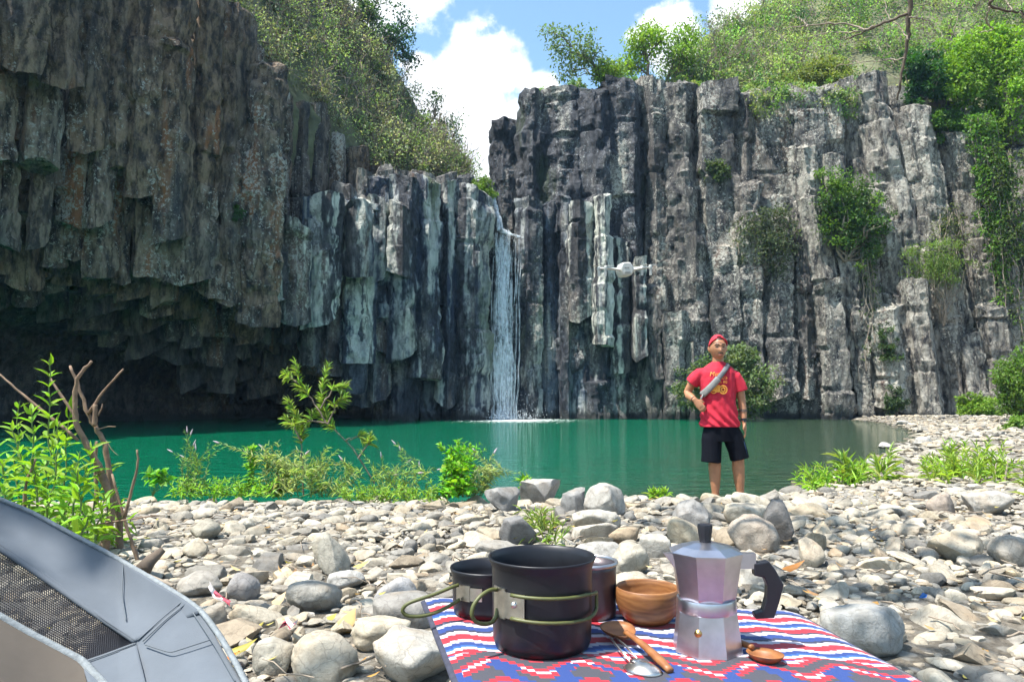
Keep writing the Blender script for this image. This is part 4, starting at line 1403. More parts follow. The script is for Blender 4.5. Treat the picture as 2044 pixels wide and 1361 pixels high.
def leafy(name, label, cat, base, stems, rs, col, leaf, every, group=None, aspect=.2, spikes=0.0, own=0, ownmesh=None, ownmat=None, rstem=.004, up=.5, whorl=3, bare=.15, stem_mat='stem', tcol=.3):
    """plant of leafy stems: stems = list of (point list in world)"""
    base = np.array(base, float)
    e = empty(name, tuple(base), label, cat, group)
    mb, fb = MB(), MB()
    pos, D, Ls = [], [], []
    for pts in stems:
        pts = np.array(pts, float) - base
        n = 14
        k = np.linspace(0, 1, len(pts)); t = np.linspace(0, 1, n)
        c = np.stack([np.interp(t, k, pts[:, i]) for i in range(3)], 1)
        c[1:-1] += rs.normal(0, .006, (n - 2, 3))
        mb.tube(c, np.linspace(rstem, rstem * .4, n), 5, caps=False)
        Ln = np.linalg.norm(np.diff(c, axis=0), axis=1).sum()
        m = max(4, int(Ln / every))
        for j in range(m):
            tt = bare + (1 - bare) * (j + rs.random() * .5) / m
            q = np.array([np.interp(tt, t, c[:, i]) for i in range(3)])
            ax = unit(np.array([np.interp(min(1, tt + .05), t, c[:, i]) - np.interp(max(0, tt - .05), t, c[:, i]) for i in range(3)]))
            a0 = rs.uniform(0, 2 * PI)
            for w in range(whorl):
                a = a0 + w * 2 * PI / whorl + rs.normal(0, .25)
                s = unit(np.cross(ax, (np.cos(a), np.sin(a), .1)))
                d = unit(s * (1 - .45 * tt) + ax * (up + .5 * tt) + rs.normal(0, .15, 3))
                pos.append(q); D.append(d); Ls.append(leaf * rs.uniform(.6, 1.15) * (1.0 - .45 * tt))
        if rs.random() < spikes * .55:
            tip = c[-1]; ax = unit(c[-1] - c[-3])
            fb.tube([tip + ax * h for h in (0, .012, .028, .045, .058)], [.003, .007, .0065, .0035, .001], 7)
    so = mb.build('stem', M[stem_mat], e)
    if len(stems) > 1:
        so['kind'] = 'stuff'
    if fb.nv:
        fo = fb.build('flower_spikes', M['flower'], e)
        fo['kind'] = 'stuff'
    pos, D, Ls = np.array(pos), np.array(D), np.array(Ls)
    idx = rs.permutation(len(pos))
    ind, rest = idx[:own], idx[own:]
    U = unit(np.array([0, -.15, 1.0]) + rs.normal(0, .35, D.shape))
    if own:
        for i in ind:
            o = bpy.data.objects.new('leaf', ownmesh)
            COL.objects.link(o)
            o.parent = e
            d = D[i]; s = unit(np.cross(d, U[i])); nn = np.cross(s, d)
            L = Ls[i]
            o.matrix_local = Matrix(((d[0] * L, s[0] * L, nn[0] * L, pos[i][0]), (d[1] * L, s[1] * L, nn[1] * L, pos[i][1]), (d[2] * L, s[2] * L, nn[2] * L, pos[i][2]), (0, 0, 0, 1)))
        if not ownmesh.materials:
            ownmesh.materials.append(ownmat)
    if len(rest):
        V, Fc = inst(T_LA, pos[rest], D[rest], U[rest], Ls[rest], Ls[rest] * aspect)
        c = 1.45 * np.asarray(col) * rs.uniform(1 - tcol, 1 + tcol, (len(rest), 1)) * rs.uniform(.85, 1.15, (len(rest), 3))
        me = mesh_np('foliage', V, Fc, True)
        col_attr(me, np.repeat(c, 8, 0))
        o = link('foliage', me, M['leafs'], e)
    return e


rs = np.random.default_rng(21)


def px_stem(pts, d, dj=.0):
    return [P(px, py, d + dj * i) for i, (px, py) in enumerate(pts)]


# tall weed at the left with bare branches standing in it
stems = [px_stem(s, d) for s, d in [
    ([(92, 1060), (97, 900), (98, 718)], 3.55), ([(60, 1050), (50, 950), (22, 850)], 3.5), ([(120, 1070), (130, 950), (140, 800)], 3.7),
    ([(150, 1085), (165, 980), (190, 880)], 3.6), ([(75, 1060), (70, 930), (62, 815)], 3.4), ([(170, 1090), (190, 1000), (225, 925)], 3.8),
    ([(100, 1060), (85, 960), (35, 905)], 3.6), ([(185, 1090), (215, 1040), (250, 1000)], 3.7), ([(30, 1040), (12, 960), (-10, 880)], 3.5),
    ([(140, 1080), (120, 1000), (105, 870)], 3.9), ([(175, 1090), (200, 1050), (205, 985)], 3.5), ([(110, 1070), (140, 1000), (175, 930)], 3.4), ([(215, 1100), (235, 1060), (268, 1030)], 3.9), ([(80, 1060), (110, 960), (120, 840)], 3.3), ([(45, 1050), (30, 940), (40, 800)], 3.7), ([(130, 1080), (150, 1000), (160, 900)], 3.3), ([(20, 1040), (0, 980), (10, 920)], 3.3), ([(160, 1090), (170, 1040), (150, 960)], 3.2), ([(195, 1095), (190, 1050), (235, 1000)], 3.4)]]
e = leafy('tall_weed', 'tall bright green weed with lance leaves at the left, around bare branches', 'plant', onbank(120, 3.6), stems, rs, (.14, .26, .03), .125, .050, None, .22, 0, 150, LEAF_ME, M['leaf_lime'], .006, .35, 3, .08)

# bare branches
bb = empty('bare_branches', tuple(onbank(215, 3.65)), 'clump of bare brown branches standing in the weed at the left', 'branches')
b0 = np.array(bb.location)
for pts, r0, r1, dd in [
    ([(205, 1115), (210, 1090), (226, 1013), (200, 935), (162, 871), (149, 829), (150, 771), (162, 742), (183, 721)], .030, .009, 3.65),
    ([(241, 1125), (239, 1100), (239, 1039), (217, 948), (210, 884), (194, 858), (175, 829), (155, 764), (141, 729)], .028, .008, 3.75),
    ([(176, 826), (205, 782), (246, 737)], .010, .006, 3.74), ([(189, 850), (190, 830), (191, 808)], .017, .015, 3.73),
    ([(156, 878), (84, 819), (26, 771), (-6, 742)], .011, .005, 3.62), ([(150, 832), (120, 785), (100, 755)], .011, .007, 3.66),
    ([(278, 1128), (262, 1080), (249, 1039), (223, 945)], .013, .007, 3.5), ([(247, 1035), (262, 980), (276, 929), (273, 897)], .011, .006, 3.5),
    ([(47, 1040), (52, 965), (71, 916)], .012, .007, 3.4), ([(135, 1062), (210, 1043), (310, 1029)], .007, .004, 3.45), ([(193, 1010), (190, 940), (192, 880)], .014, .010, 3.85),
    ([(192, 858), (215, 851), (231, 851)], .004, .003, 3.7), ([(212, 880), (225, 900), (236, 909)], .004, .002, 3.7), ([(196, 830), (203, 815), (205, 806)], .006, .004, 3.73)]:
    p = np.array(px_stem(pts, dd)) - b0
    n = max(8, len(p) * 3)
    t = np.linspace(0, 1, len(p)); tt = np.linspace(0, 1, n)
    c = np.stack([np.interp(tt, t, p[:, i]) for i in range(3)], 1)
    c[1:-1] = (c[:-2] + 2 * c[1:-1] + c[2:]) / 4
    c += rs.normal(0, r0 * .10, c.shape)
    rr = .74 * np.linspace(r0, r1, n) * (1 + rs.normal(0, .08, n))
    MB().tube(c, rr, 9).build('branch', M['branch'] if 'branch' in M else M.setdefault('branch', simple('brown_bark', (.20, .13, .085), .85, noise=.4, nscale=18, bump=.7, bscale=45, bdist=.006)), bb)

# willow-like shrub on the crest
def wst(pts, d):
    return px_stem(pts, d)


leafy('willowy_shrub', 'slender willowy shrub with a leaning stem standing above the bank', 'shrub', onbank(660, 6.45),
      [wst([(748, 965), (700, 890), (655, 845), (640, 800), (655, 730)], 6.45), wst([(650, 842), (625, 800), (600, 770), (588, 722)], 6.4), wst([(655, 846), (670, 810), (690, 790)], 6.4),
       wst([(606, 990), (602, 900), (600, 850), (575, 800)], 6.5), wst([(600, 870), (620, 830), (640, 815)], 6.5), wst([(603, 880), (585, 850), (570, 835)], 6.4), wst([(715, 915), (735, 885), (740, 870)], 6.4),
       wst([(690, 880), (715, 870), (735, 878)], 6.45), wst([(640, 815), (665, 775), (690, 770)], 6.35), wst([(600, 770), (580, 755), (570, 745)], 6.4), wst([(655, 846), (620, 838), (590, 850)], 6.4)],
      rs, (.15, .22, .05), .125, .026, None, .15, 0, 0, None, None, .008, .55, 4, .42, 'bark', .35)
leafy('flowering_weed', 'pale flowering weed below the willowy shrub', 'weed', onbank(590, 6.3),
      [wst([(560 + rs.normal(0, 26), 992), (560 + rs.normal(0, 40), 940), (560 + rs.normal(0, 50), rs.uniform(870, 930))], 6.3 + rs.normal(0, .1)) for _ in range(17)],
      rs, (.22, .26, .11), .095, .035, 'weeds along the bank crest', .16, .5, 0, None, None, .004, .4, 3, .1, tcol=.4)
leafy('flowering_weed', 'tangle of narrow leaved weed right of the pale flowering one', 'weed', onbank(660, 6.35),
      [wst([(650 + rs.normal(0, 26), 992), (650 + rs.normal(0, 40), 945), (650 + rs.normal(0, 55), rs.uniform(890, 945))], 6.3 + rs.normal(0, .1)) for _ in range(13)],
      rs, (.19, .25, .09), .095, .035, 'weeds along the bank crest', .15, .2, 0, None, None, .004, .4, 3, .1, tcol=.4)
leafy('flowering_weed', 'weed with upright pink tipped flower spikes left of the green bush', 'weed', onbank(800, 6.35),
      [wst([(790 + rs.normal(0, 26), 992), (795 + rs.normal(0, 32), 945), (800 + rs.normal(0, 36), rs.uniform(882, 950))], 6.35 + rs.normal(0, .1)) for _ in range(17)],
      rs, (.18, .25, .08), .085, .045, 'weeds along the bank crest', .14, .85, 0, None, None, .004, .5, 2, .1, tcol=.4)
leafy('flowering_weed', 'thin flowering weed with small pale tips in the left part of the crest', 'weed', onbank(388, 6.4),
      [wst([(385 + rs.normal(0, 18), 985), (388 + rs.normal(0, 22), 930), (392 + rs.normal(0, 24), rs.uniform(858, 930))], 6.4 + rs.normal(0, .1)) for _ in range(13)],
      rs, (.11, .18, .045), .07, .045, 'weeds along the bank crest', .2, .7, 0, None, None, .004, .6, 2, .1, tcol=.4)
leafy('leafy_bush', 'dense bright green broad leaved bush on the bank crest', 'bush', onbank(918, 6.25),
      [wst([(915 + rs.normal(0, 16), 992), (915 + rs.normal(0, 22), 940), (912 + rs.normal(0, 26), rs.uniform(874, 930))], 6.2 + rs.normal(0, .10)) for _ in range(24)],
      rs, (.10, .26, .022), .085, .032, None, .5, 0, 180, LEAF_BROAD, M['leaf_lime'], .004, .3, 3, .05)
leafy('flowering_weed', 'grey green weed sprawling right of the broad leaved bush', 'weed', onbank(965, 6.25),
      [wst([(950 + rs.normal(0, 10), 990), (968 + rs.normal(0, 16), 940), (985 + rs.normal(0, 28), rs.uniform(900, 950))], 6.25 + rs.normal(0, .1)) for _ in range(13)],
      rs, (.22, .26, .12), .075, .035, 'weeds along the bank crest', .18, .4, 0, None, None, .004, .4, 3, .1, tcol=.4)
leafy('sprout', 'round leaved sprout on the bank right of the bare branches', 'sprout', onbank(302, 6.0),
      [wst([(305, 990), (300 + k * 8, 960), (292 + k * 9, 940)], 6.0) for k in range(5)], rs, (.10, .24, .03), .11, .06, 'sprouts along the crest', .6, 0, 0, None, None, .004, .1, 3, .4)
leafy('sprout', 'upright light green sprout left of the willowy shrub', 'sprout', onbank(495, 6.3),
      [wst([(495 + k * 4, 990), (497 + k * 3, 930), (498 + k * 6 - 6, 890)], 6.3) for k in range(4)], rs, (.13, .27, .03), .095, .045, 'sprouts along the crest', .4, 0, 0, None, None, .004, .2, 3, .15)
leafy('sprout', 'small star shaped sprout above the slanted boulder', 'sprout', onbank(1047, 6.2),
      [wst([(1047, 985), (1047 + k, 965), (1047 + 2 * k, 952)], 6.2) for k in (-3, 0, 4)], rs, (.15, .28, .03), .115, .05, 'sprouts along the crest', .25, 0, 0, None, None, .004, .5, 4, .2)
leafy('sprout', 'small yellow green sprout on the crest left of the man', 'sprout', onbank(1314, 6.4),
      [wst([(1314 + 6 * k, 1002), (1314 + 8 * k, 990), (1314 + 9 * k, 980)], 6.4) for k in (-2, -1, 0, 1, 2)], rs, (.17, .27, .03), .11, .05, 'sprouts along the crest', .25, 0, 0, None, None, .004, .5, 4, .2)
leafy('ground_weed', 'low lime green ground weed along the left crest', 'weed', onbank(450, 6.4),
      [wst([(x, 992), (x + rs.normal(0, 8), 975), (x + rs.normal(0, 14), rs.uniform(945, 972))], 6.35 + rs.normal(0, .15)) for x in np.linspace(345, 560, 34)],
      rs, (.15, .28, .03), .075, .03, 'weeds along the bank crest', .26, 0, 0, None, None, .003, .3, 3, .05)
leafy('ground_weed', 'low lime green ground weed between the flowering weeds and the green bush', 'weed', onbank(780, 6.2),
      [wst([(x, 1000), (x + rs.normal(0, 8), 985), (x + rs.normal(0, 14), rs.uniform(955, 985))], 6.15 + rs.normal(0, .12)) for x in np.linspace(690, 880, 30)],
      rs, (.16, .26, .04), .075, .03, 'weeds along the bank crest', .22, 0, 0, None, None, .003, .3, 3, .05)


def grass(name, label, px0, px1, d, hpx, nst, rs, col, leaf=.16, group='grassy clumps on the right bank'):
    st = []
    for _ in range(nst):
        x = rs.uniform(px0, px1)
        dd = d + rs.normal(0, .25)
        b = onbank(x, dd)
        k = (x - (px0 + px1) / 2) / (px1 - px0)
        t = b + np.array([k * .25 + rs.normal(0, .05), rs.normal(0, .06), hpx * d / F_PX * rs.uniform(.35, 1.0)])
        st.append([b, (b + t) / 2 + rs.normal(0, .012, 3), t])
    return leafy(name, label, 'grass', onbank((px0 + px1) / 2, d), st, rs, col, leaf, .05, group, .12, 0, 0, None, None, .003, .75, 3, .0, tcol=.35)


grass('grass_clump', 'bright green grassy clump at the waterline right of the man', 1605, 1705, 8.0, 60, 30, rs, (.17, .28, .04))
grass('grass_clump', 'wide yellow green grassy clump on the right bank', 1845, 2025, 7.6, 75, 46, rs, (.19, .27, .045))
grass('grass_clump', 'few long grass blades arching beside the waterline clump', 1690, 1760, 7.8, 66, 5, rs, (.18, .25, .06), .3)
grass('grass_clump', 'small tuft of thin grass beside the dark blocky boulder', 1072, 1096, 4.3, 55, 14, rs, (.15, .20, .06), .11)
grass('grass_clump', 'grass tuft at the right edge of the bank', 2030, 2060, 6.6, 60, 8, rs, (.16, .22, .05))
for lab, pts in (('dry upright twig among the yellow green grass, left of two', [(1990, 1000), (1985, 960), (1988, 925)]), ('dry upright twig among the yellow green grass, right of two', [(2008, 1010), (2006, 960), (2012, 915)])):
    p = np.array(px_stem(pts, 7.3)); b = p[0].copy(); b[2] = gz(b[0], b[1])
    o = MB().tube(p - b, [.012, .009, .005], 6).build('dry_twig', M['twig'], None, tuple(b))
    tag(o, lab, 'twig', 'twigs on the right bank')

# ------------------------------------------------------------------ camp table, mat and cookware
TZ = 0.73
M['alu'] = simple('brushed_aluminium', (.56, .545, .59), .34, 1.0, noise=.16, nscale=26, bump=.15, bscale=120, bdist=.0006)
M['anod'] = simple('dark_anodised_metal', (.017, .017, .021), .40, .30, noise=.2, nscale=30)
M['tit'] = simple('mauve_titanium', (.10, .085, .092), .38, .7, noise=.15, nscale=20)
M['steel'] = simple('worn_steel', (.62, .58, .52), .32, 1.0, noise=.2, nscale=60)
M['olive'] = simple('olive_coated_wire', (.085, .092, .026), .5, noise=.2, nscale=80)
M['black'] = simple('black_plastic', (.012, .012, .018), .42, noise=.2)
M['brass'] = simple('brass', (.55, .36, .14), .35, 1.0, noise=.2, nscale=60)


def wood_mat(name, c1, c2, sc):
    m, g, b = new_mat(name)
    tc = g.n('ShaderNodeTexCoord').outputs['Object']
    w = g.n('ShaderNodeTexWave', {'Vector': g.scalev(tc, (1, 1, 2.4)), 'Scale': sc, 'Distortion': 7.0, 'Detail': 3, 'Detail Scale': 1.5}, wave_type='RINGS')
    n = g.noise(g.scalev(tc, (1, 1, 6)), 90, 4)
    c = g.mix(g.m('ADD', g.m('MULTIPLY', w.outputs[1], .6), g.m('MULTIPLY', n, .4)), c1, c2)
    g.put(b.inputs['Base Color'], c)
    b.inputs['Roughness'].default_value = .45
    return m


M['wood'] = wood_mat('acacia_wood', (.18, .07, .024), (.30, .14, .05), 18)
M['wood2'] = wood_mat('reddish_wood', (.20, .075, .026), (.31, .13, .045), 14)


def mat_mat():
    m, g, b = new_mat('woven_pattern')
    uv = g.n('ShaderNodeTexCoord').outputs['UV']
    s = g.n('ShaderNodeSeparateXYZ', {0: uv})
    u, v = s.outputs[0], s.outputs[1]
    Wt, Rd, Bl, Lb, Nv, Gy = (.43, .40, .45), (.35, .003, .016), (.003, .030, .17), (.008, .085, .30), (.010, .012, .040), (.035, .033, .046)
    def zig(k, steps):
        t = g.m('PINGPONG', g.m('MULTIPLY', u, k), 0.5)
        return g.m('DIVIDE', g.m('FLOOR', g.m('MULTIPLY', t, steps * 2)), steps * 2)
    # upper part: narrow bands with small steps
    z1 = zig(9.0, 3)
    z2 = zig(26.0, 2)
    va = g.m('ADD', v, g.m('MULTIPLY', z1, .062))
    vb = g.m('ADD', va, g.m('MULTIPLY', z2, .008))
    f = g.m('FRACT', g.m('MULTIPLY', vb, 3.3))
    bands = g.ramp(f, [(0, Wt), (.10, Bl), (.22, Nv), (.28, Wt), (.37, Rd), (.53, Wt), (.61, Bl), (.70, Lb), (.75, Wt), (.81, Rd), (.95, Nv)], 'CONSTANT')
    # lower part: large stepped lozenges
    z3 = zig(5.2, 6)
    vc = g.m('ADD', v, g.m('MULTIPLY', z3, .20))
    f2 = g.m('FRACT', g.m('MULTIPLY', g.m('SUBTRACT', vc, .02), 3.0))
    loz = g.ramp(f2, [(0, Wt), (.05, Rd), (.14, Gy), (.36, Rd), (.46, Bl), (.58, Lb), (.66, Wt), (.72, Rd), (.80, Gy), (.93, Rd)], 'CONSTANT')
    z4 = zig(8.4, 4)
    vd = g.m('PINGPONG', g.m('SUBTRACT', v, .04), .06)
    tri = g.m('LESS_THAN', g.m('ADD', g.m('MULTIPLY', vd, 4.5), z4), .30)
    loz = g.mix(g.m('MULTIPLY', tri, g.m('LESS_THAN', f2, .36)), loz, Bl)
    low = g.m('GREATER_THAN', g.m('ADD', v, g.m('MULTIPLY', z3, .05)), .565)
    c = g.mix(low, bands, loz)
    g.put(b.inputs['Base Color'], c)
    b.inputs['Roughness'].default_value = .85
    b.inputs['Sheen Weight'].default_value = .15
    w = g.n('ShaderNodeTexWave', {'Vector': uv, 'Scale': 130.0}, wave_type='BANDS', bands_direction='X')
    bp = g.n('ShaderNodeBump', {'Strength': .25, 'Distance': .0008, 'Height': g.m('ADD', w.outputs[1], g.noise(uv, 200, 3))})
    g.put(b.inputs['Normal'], bp.outputs[0])
    return m


FLc, FRc = PZ(849, 1194, TZ), PZ(1592, 1224, TZ)
NLc, NRc = PZ(955, 1452, TZ), PZ(2010, 1452, TZ)
gu, gv = 70, 46
Gd = np.zeros((gu, gv, 3)); UV = np.zeros((gu, gv, 2))
for i, a in enumerate(np.linspace(0, 1, gu)):
    for j, c in enumerate(np.linspace(0, 1, gv)):
        Gd[i, j] = (FLc * (1 - a) + FRc * a) * (1 - c) + (NLc * (1 - a) + NRc * a) * c
        UV[i, j] = (a, c)
Gd[:, :, 2] += (fbm(Gd * np.array([9, 9, 1]), 2) - .5) * .005
edge = np.minimum(np.linspace(0, 1, gu)[:, None], 1 - np.linspace(0, 1, gu)[:, None]) * np.ones((1, gv))
Gd[:, :, 2] -= np.clip(.03 - edge, 0, 1) * .12
mat_e = empty('picnic_mat', tuple((FLc + FRc + NLc + NRc) / 4), 'red, white and blue zigzag patterned mat under the cookware', 'mat')
me0 = np.array(mat_e.location)
mb = MB().grid(Gd - me0)
me = mb.mesh('cloth')
uvl = me.uv_layers.new(name='UVMap')
li = np.zeros(len(me.loops), np.int32); me.loops.foreach_get('vertex_index', li)
uvl.data.foreach_set('uv', UV.reshape(-1, 2)[li].astype(np.float32).ravel())
co = link('cloth', me, mat_mat(), mat_e)
md = co.modifiers.new('thickness', 'SOLIDIFY'); md.thickness = .003; md.offset = -1
M['binding'] = simple('dark_binding', (.035, .037, .06), .85, noise=.3, nscale=50)
for nm, pth in (('binding', Gd[0]), ('binding', Gd[-1]), ('binding', Gd[:, 0])):
    MB().tube(pth - me0 + np.array([0, 0, -.001]), .0075 if pth is Gd[0] or pth.shape[0] == gv else .004, 8, flat=.45).build(nm, M['binding'], mat_e)

# low table carrying the mat
tc = (FLc + FRc + NLc + NRc) / 4
tb = empty('camp_table', (tc[0], tc[1] + .02, gz(tc[0], tc[1])), 'low folding camp table under the patterned mat', 'table')
t0 = np.array(tb.location)
hx, hy = .19, .17
for k in range(7):
    yk = -hy + (k + .5) * 2 * hy / 7
    MB().box((-.03, yk, TZ - t0[2] - .016), (2 * hx, 2 * hy / 7 - .004, .012)).build('slat', M['alu'], tb, smooth=False)
for sx in (-1, 1):
    for sy in (-1, 1):
        MB().tube([(-.03 + sx * (hx - .04), sy * (hy - .03), TZ - t0[2] - .022), (-.03 + sx * (hx - .03), sy * (hy - .02), -.02)], .008, 8).build('leg', M['alu'], tb)


def arc(r, a0, a1, z0, z1, n=20, sy=1.0):
    a = np.linspace(a0, a1, n)
    return np.stack([r * np.sin(a), -r * np.cos(a) * sy, np.linspace(z0, z1, n)], 1)


def patch(r, a0, a1, z0, z1, th=.0016, n=10):
    """curved plate lying on a round pot; angle 0 faces the camera, positive to the right"""
    mb = MB()
    a = np.linspace(a0, a1, n)
    Gi = np.zeros((n, 2, 3)); Go = np.zeros((n, 2, 3))
    for i, t in enumerate(a):
        for j, z in enumerate((z0, z1)):
            Gi[i, j] = (r * math.sin(t), -r * math.cos(t), z)
            Go[i, j] = ((r + th) * math.sin(t), -(r + th) * math.cos(t), z)
    mb.grid(Go)
    mb.grid(np.stack([Gi[:, 1], Go[:, 1]], 1)); mb.grid(np.stack([Go[:, 0], Gi[:, 0]], 1))
    mb.grid(np.stack([Gi[0], Go[0]], 0)); mb.grid(np.stack([Go[-1], Gi[-1]], 0))
    return mb


# ---- big pot
pc = PZ(1082, 1288, TZ + .002)
pot = empty('cooking_pot', tuple(pc), 'large dark anodised cooking pot with olive wire handles on the mat', 'pot')
MB().lathe([(0, .001), (.054, .0), (.0605, .004), (.0632, .012), (.0638, .03), (.0645, .088), (.0652, .101), (.0668, .106), (.0695, .1115), (.0700, .1135), (.0690, .1148), (.0672, .1135), (.0645, .106), (.0628, .088), (.0618, .012), (.058, .006), (0, .005)], n=72).build('body', M['anod'], pot)
patch(.0650, -1.18, -.80, .046, .083).build('bracket', M['steel'], pot, sharp=40)
bkt = patch(.0662, -.80, -.36, .049, .080, .002).build('bracket', M['steel'], pot, sharp=40)
br = MB(); a = -.56
br.lathe([(0, .0035), (.003, .003), (.0042, .001), (.0042, -.001)], n=14)
R = np.array(Euler((PI / 2, 0, a)).to_matrix())
br.V = [v @ R.T + np.array([.0685 * math.sin(a), -.0685 * math.cos(a), .067]) for v in br.V]
br.build('rivet', M['steel'], bkt)
w = np.concatenate([arc(.0695, -.62, .9, .0785, .0755, 18), arc(.0700, .9, 1.42, .0755, .070, 8), arc(.0705, 1.46, 1.46, .068, .052, 4), arc(.0700, 1.42, .9, .049, .046, 8), arc(.0695, .9, -.62, .046, .0505, 18)])
MB().tube(w, .0023, 8).build('wire_handle', M['olive'], pot)
l = [(-.058, -.033, .079), (-.066, -.040, .081), (-.078, -.050, .076), (-.0865, -.056, .066), (-.0885, -.058, .055), (-.084, -.055, .046), (-.074, -.048, .041), (-.064, -.040, .040), (-.0585, -.0345, .046), (-.057, -.032, .056)]
l = np.array(l); tt_ = np.linspace(0, 1, len(l)); ts = np.linspace(0, 1, 40)
lc = np.stack([np.interp(ts, tt_, l[:, i]) for i in range(3)], 1)
for _ in range(3):
    lc[1:-1] = (lc[:-2] + 2 * lc[1:-1] + lc[2:]) / 4
MB().tube(lc, .0026, 8).build('wire_handle', M['olive'], pot)

# ---- small pot behind it
sp_c = PZ(972, 1222, TZ + .002)
sp = empty('small_pot', tuple(sp_c), 'smaller dark pot behind the large one, its wire handle sticking out left', 'pot')
MB().lathe([(0, .001), (.043, 0), (.049, .004), (.0508, .012), (.0518, .052), (.0535, .060), (.0555, .066), (.0548, .0685), (.053, .067), (.0502, .052), (.0492, .012), (0, .006)], n=60).build('body', M['anod'], sp)
patch(.0520, -.95, -.45, .028, .050).build('bracket', M['steel'], sp, sharp=40)
patch(.0532, -.42, -.10, .030, .048, .002).build('bracket', M['steel'], sp, sharp=40)
l = np.array([(-.040, -.040, .050), (-.050, -.050, .049), (-.070, -.062, .043), (-.092, -.070, .038), (-.110, -.074, .033), (-.117, -.075, .024), (-.110, -.074, .016), (-.092, -.070, .014), (-.070, -.062, .017), (-.050, -.050, .024), (-.038, -.042, .030)])
tt_ = np.linspace(0, 1, len(l)); lc = np.stack([np.interp(ts, tt_, l[:, i]) for i in range(3)], 1)
for _ in range(3):
    lc[1:-1] = (lc[:-2] + 2 * lc[1:-1] + lc[2:]) / 4
MB().tube(lc, .0027, 8).build('wire_handle', M['olive'], sp)

# ---- cup, bowl
cc = PZ(1176, 1229, TZ + .002)
cup = empty('metal_cup', tuple(cc), 'tall mauve metal cup with a rolled rim behind the large pot', 'cup')
MB().lathe([(0, .001), (.034, 0), (.0385, .004), (.0395, .012), (.0402, .070), (.0405, .0765), (.0390, .077), (.0382, .06), (.0375, .006), (0, .004)], n=56).build('body', M['tit'], cup)
MB().lathe([(.0402, .0745), (.0428, .0765), (.0432, .0785), (.0425, .0805), (.0400, .0810), (.0388, .079), (.0392, .0755)], n=56).build('rim', simple('dull_steel', (.42, .42, .44), .35, .9), cup)
bc = PZ(1293, 1240, TZ + .002)
bowl = link('wooden_bowl', MB().lathe([(0, .001), (.024, 0), (.031, .003), (.040, .013), (.0448, .027), (.0458, .040), (.0450, .0485), (.0435, .0498), (.0420, .0485), (.0422, .040), (.0405, .027), (.034, .014), (.02, .009), (0, .008)], n=64).mesh('bowl'), M['wood'], None, tuple(bc))
tag(bowl, 'round wooden bowl between the mauve cup and the coffee pot', 'bowl')

# ---- moka pot
mc = PZ(1412, 1297, TZ + .002)
mk = empty('moka_pot', tuple(mc), 'faceted aluminium stovetop coffee pot with a black handle and knob', 'coffee pot')
A8 = PI / 8 - .10
k = 1.0 / math.cos(PI / 8)
MB().lathe([(0, .001), (.0395 * k, 0), (.0410 * k, .002), (.0385 * k, .022), (.0352 * k, .050), (0, .0505)], n=8, a0=A8).build('boiler', M['alu'], mk, smooth=False)
MB().lathe([(.0345, .0495), (.0368, .0500), (.0372, .0515), (.0372, .0645), (.0366, .0662), (.0340, .0665)], n=48).build('collar', M['alu'], mk, sharp=40)
MB().lathe([(.0330 * k, .0655), (.0348 * k, .070), (.0372 * k, .088), (.0420 * k, .1185), (.0424 * k, .1215), (0, .1216)], n=8, a0=A8).build('upper_chamber', M['alu'], mk, smooth=False)
MB().lathe([(.0436 * k, .1217), (.0438 * k, .1238), (.0300 * k, .1300), (.0120 * k, .1345), (0, .1350)], n=8, a0=A8).build('lid', M['alu'], mk, smooth=False)
kn = MB().lathe([(0, .133), (.0072, .1335), (.0078, .140), (.0100, .154), (.0094, .1570), (0, .1575)], n=10).build('knob', M['black'], mk, sharp=30)
sv = np.array([(-.036, -.012, .1205), (-.036, .012, .1205), (-.0545, 0, .1215), (-.0365, -.010, .098), (-.0365, .010, .098), (-.034, 0, .085)])
MB().add(sv, [(0, 2, 1), (0, 3, 2), (1, 2, 4), (3, 5, 4), (3, 4, 2)]).build('spout', M['alu'], mk, smooth=False)
MB().box((.0510, 0, .1115), (.024, .010, .019)).build('handle_bracket', M['alu'], mk, smooth=False)
hp = np.array([(1508, 1124), (1538, 1119), (1551, 1136), (1567, 1166), (1557, 1200), (1546, 1231), (1508, 1233), (1506, 1222), (1524, 1217), (1532, 1192), (1534, 1168), (1528, 1152), (1508, 1148)], float)
hx_, hz_ = (hp[:, 0] - 1412) * .000628, (1297 - hp[:, 1]) * .000628
nh = len(hp)
V = np.concatenate([np.stack([hx_, np.full(nh, s_ * .0065), hz_], 1) for s_ in (-1, 1)])
side = np.array([(i, (i + 1) % nh, nh + (i + 1) % nh, nh + i) for i in range(nh)])
hq = [(0, 1, 11, 12), (1, 2, 10, 11), (2, 3, 9, 10)]
cap = np.array([(0, 1, 11, 12), (1, 2, 10, 11), (2, 3, 9, 10), (10, 3, 9, 9), (3, 4, 8, 9), (4, 5, 7, 8)])
F4 = [(0, 12, 11, 1), (1, 11, 10, 2), (2, 10, 9, 3), (3, 9, 8, 4), (4, 8, 7, 5)]
F4b = [tuple(nh + i for i in reversed(q)) for q in F4]
ho = MB().addm(V, [np.array(F4 + F4b + [tuple(r) for r in side]), np.array([(5, 7, 6), (nh + 6, nh + 7, nh + 5)])]).build('handle', M['black'], mk, smooth=False)
bv = ho.modifiers.new('bevel', 'BEVEL'); bv.width = .0015; bv.segments = 2
va = MB().lathe([(0, .004), (.0022, .004), (.0026, .003), (.0045, .0028), (.0048, 0)], n=14)
a = -.52; R = np.array(Euler((PI / 2 - .08, 0, a)).to_matrix())
va.V = [v @ R.T + np.array([.0385 * math.sin(a), -.0385 * math.cos(a), .031]) for v in va.V]
va.build('safety_valve', M['brass'], mk)


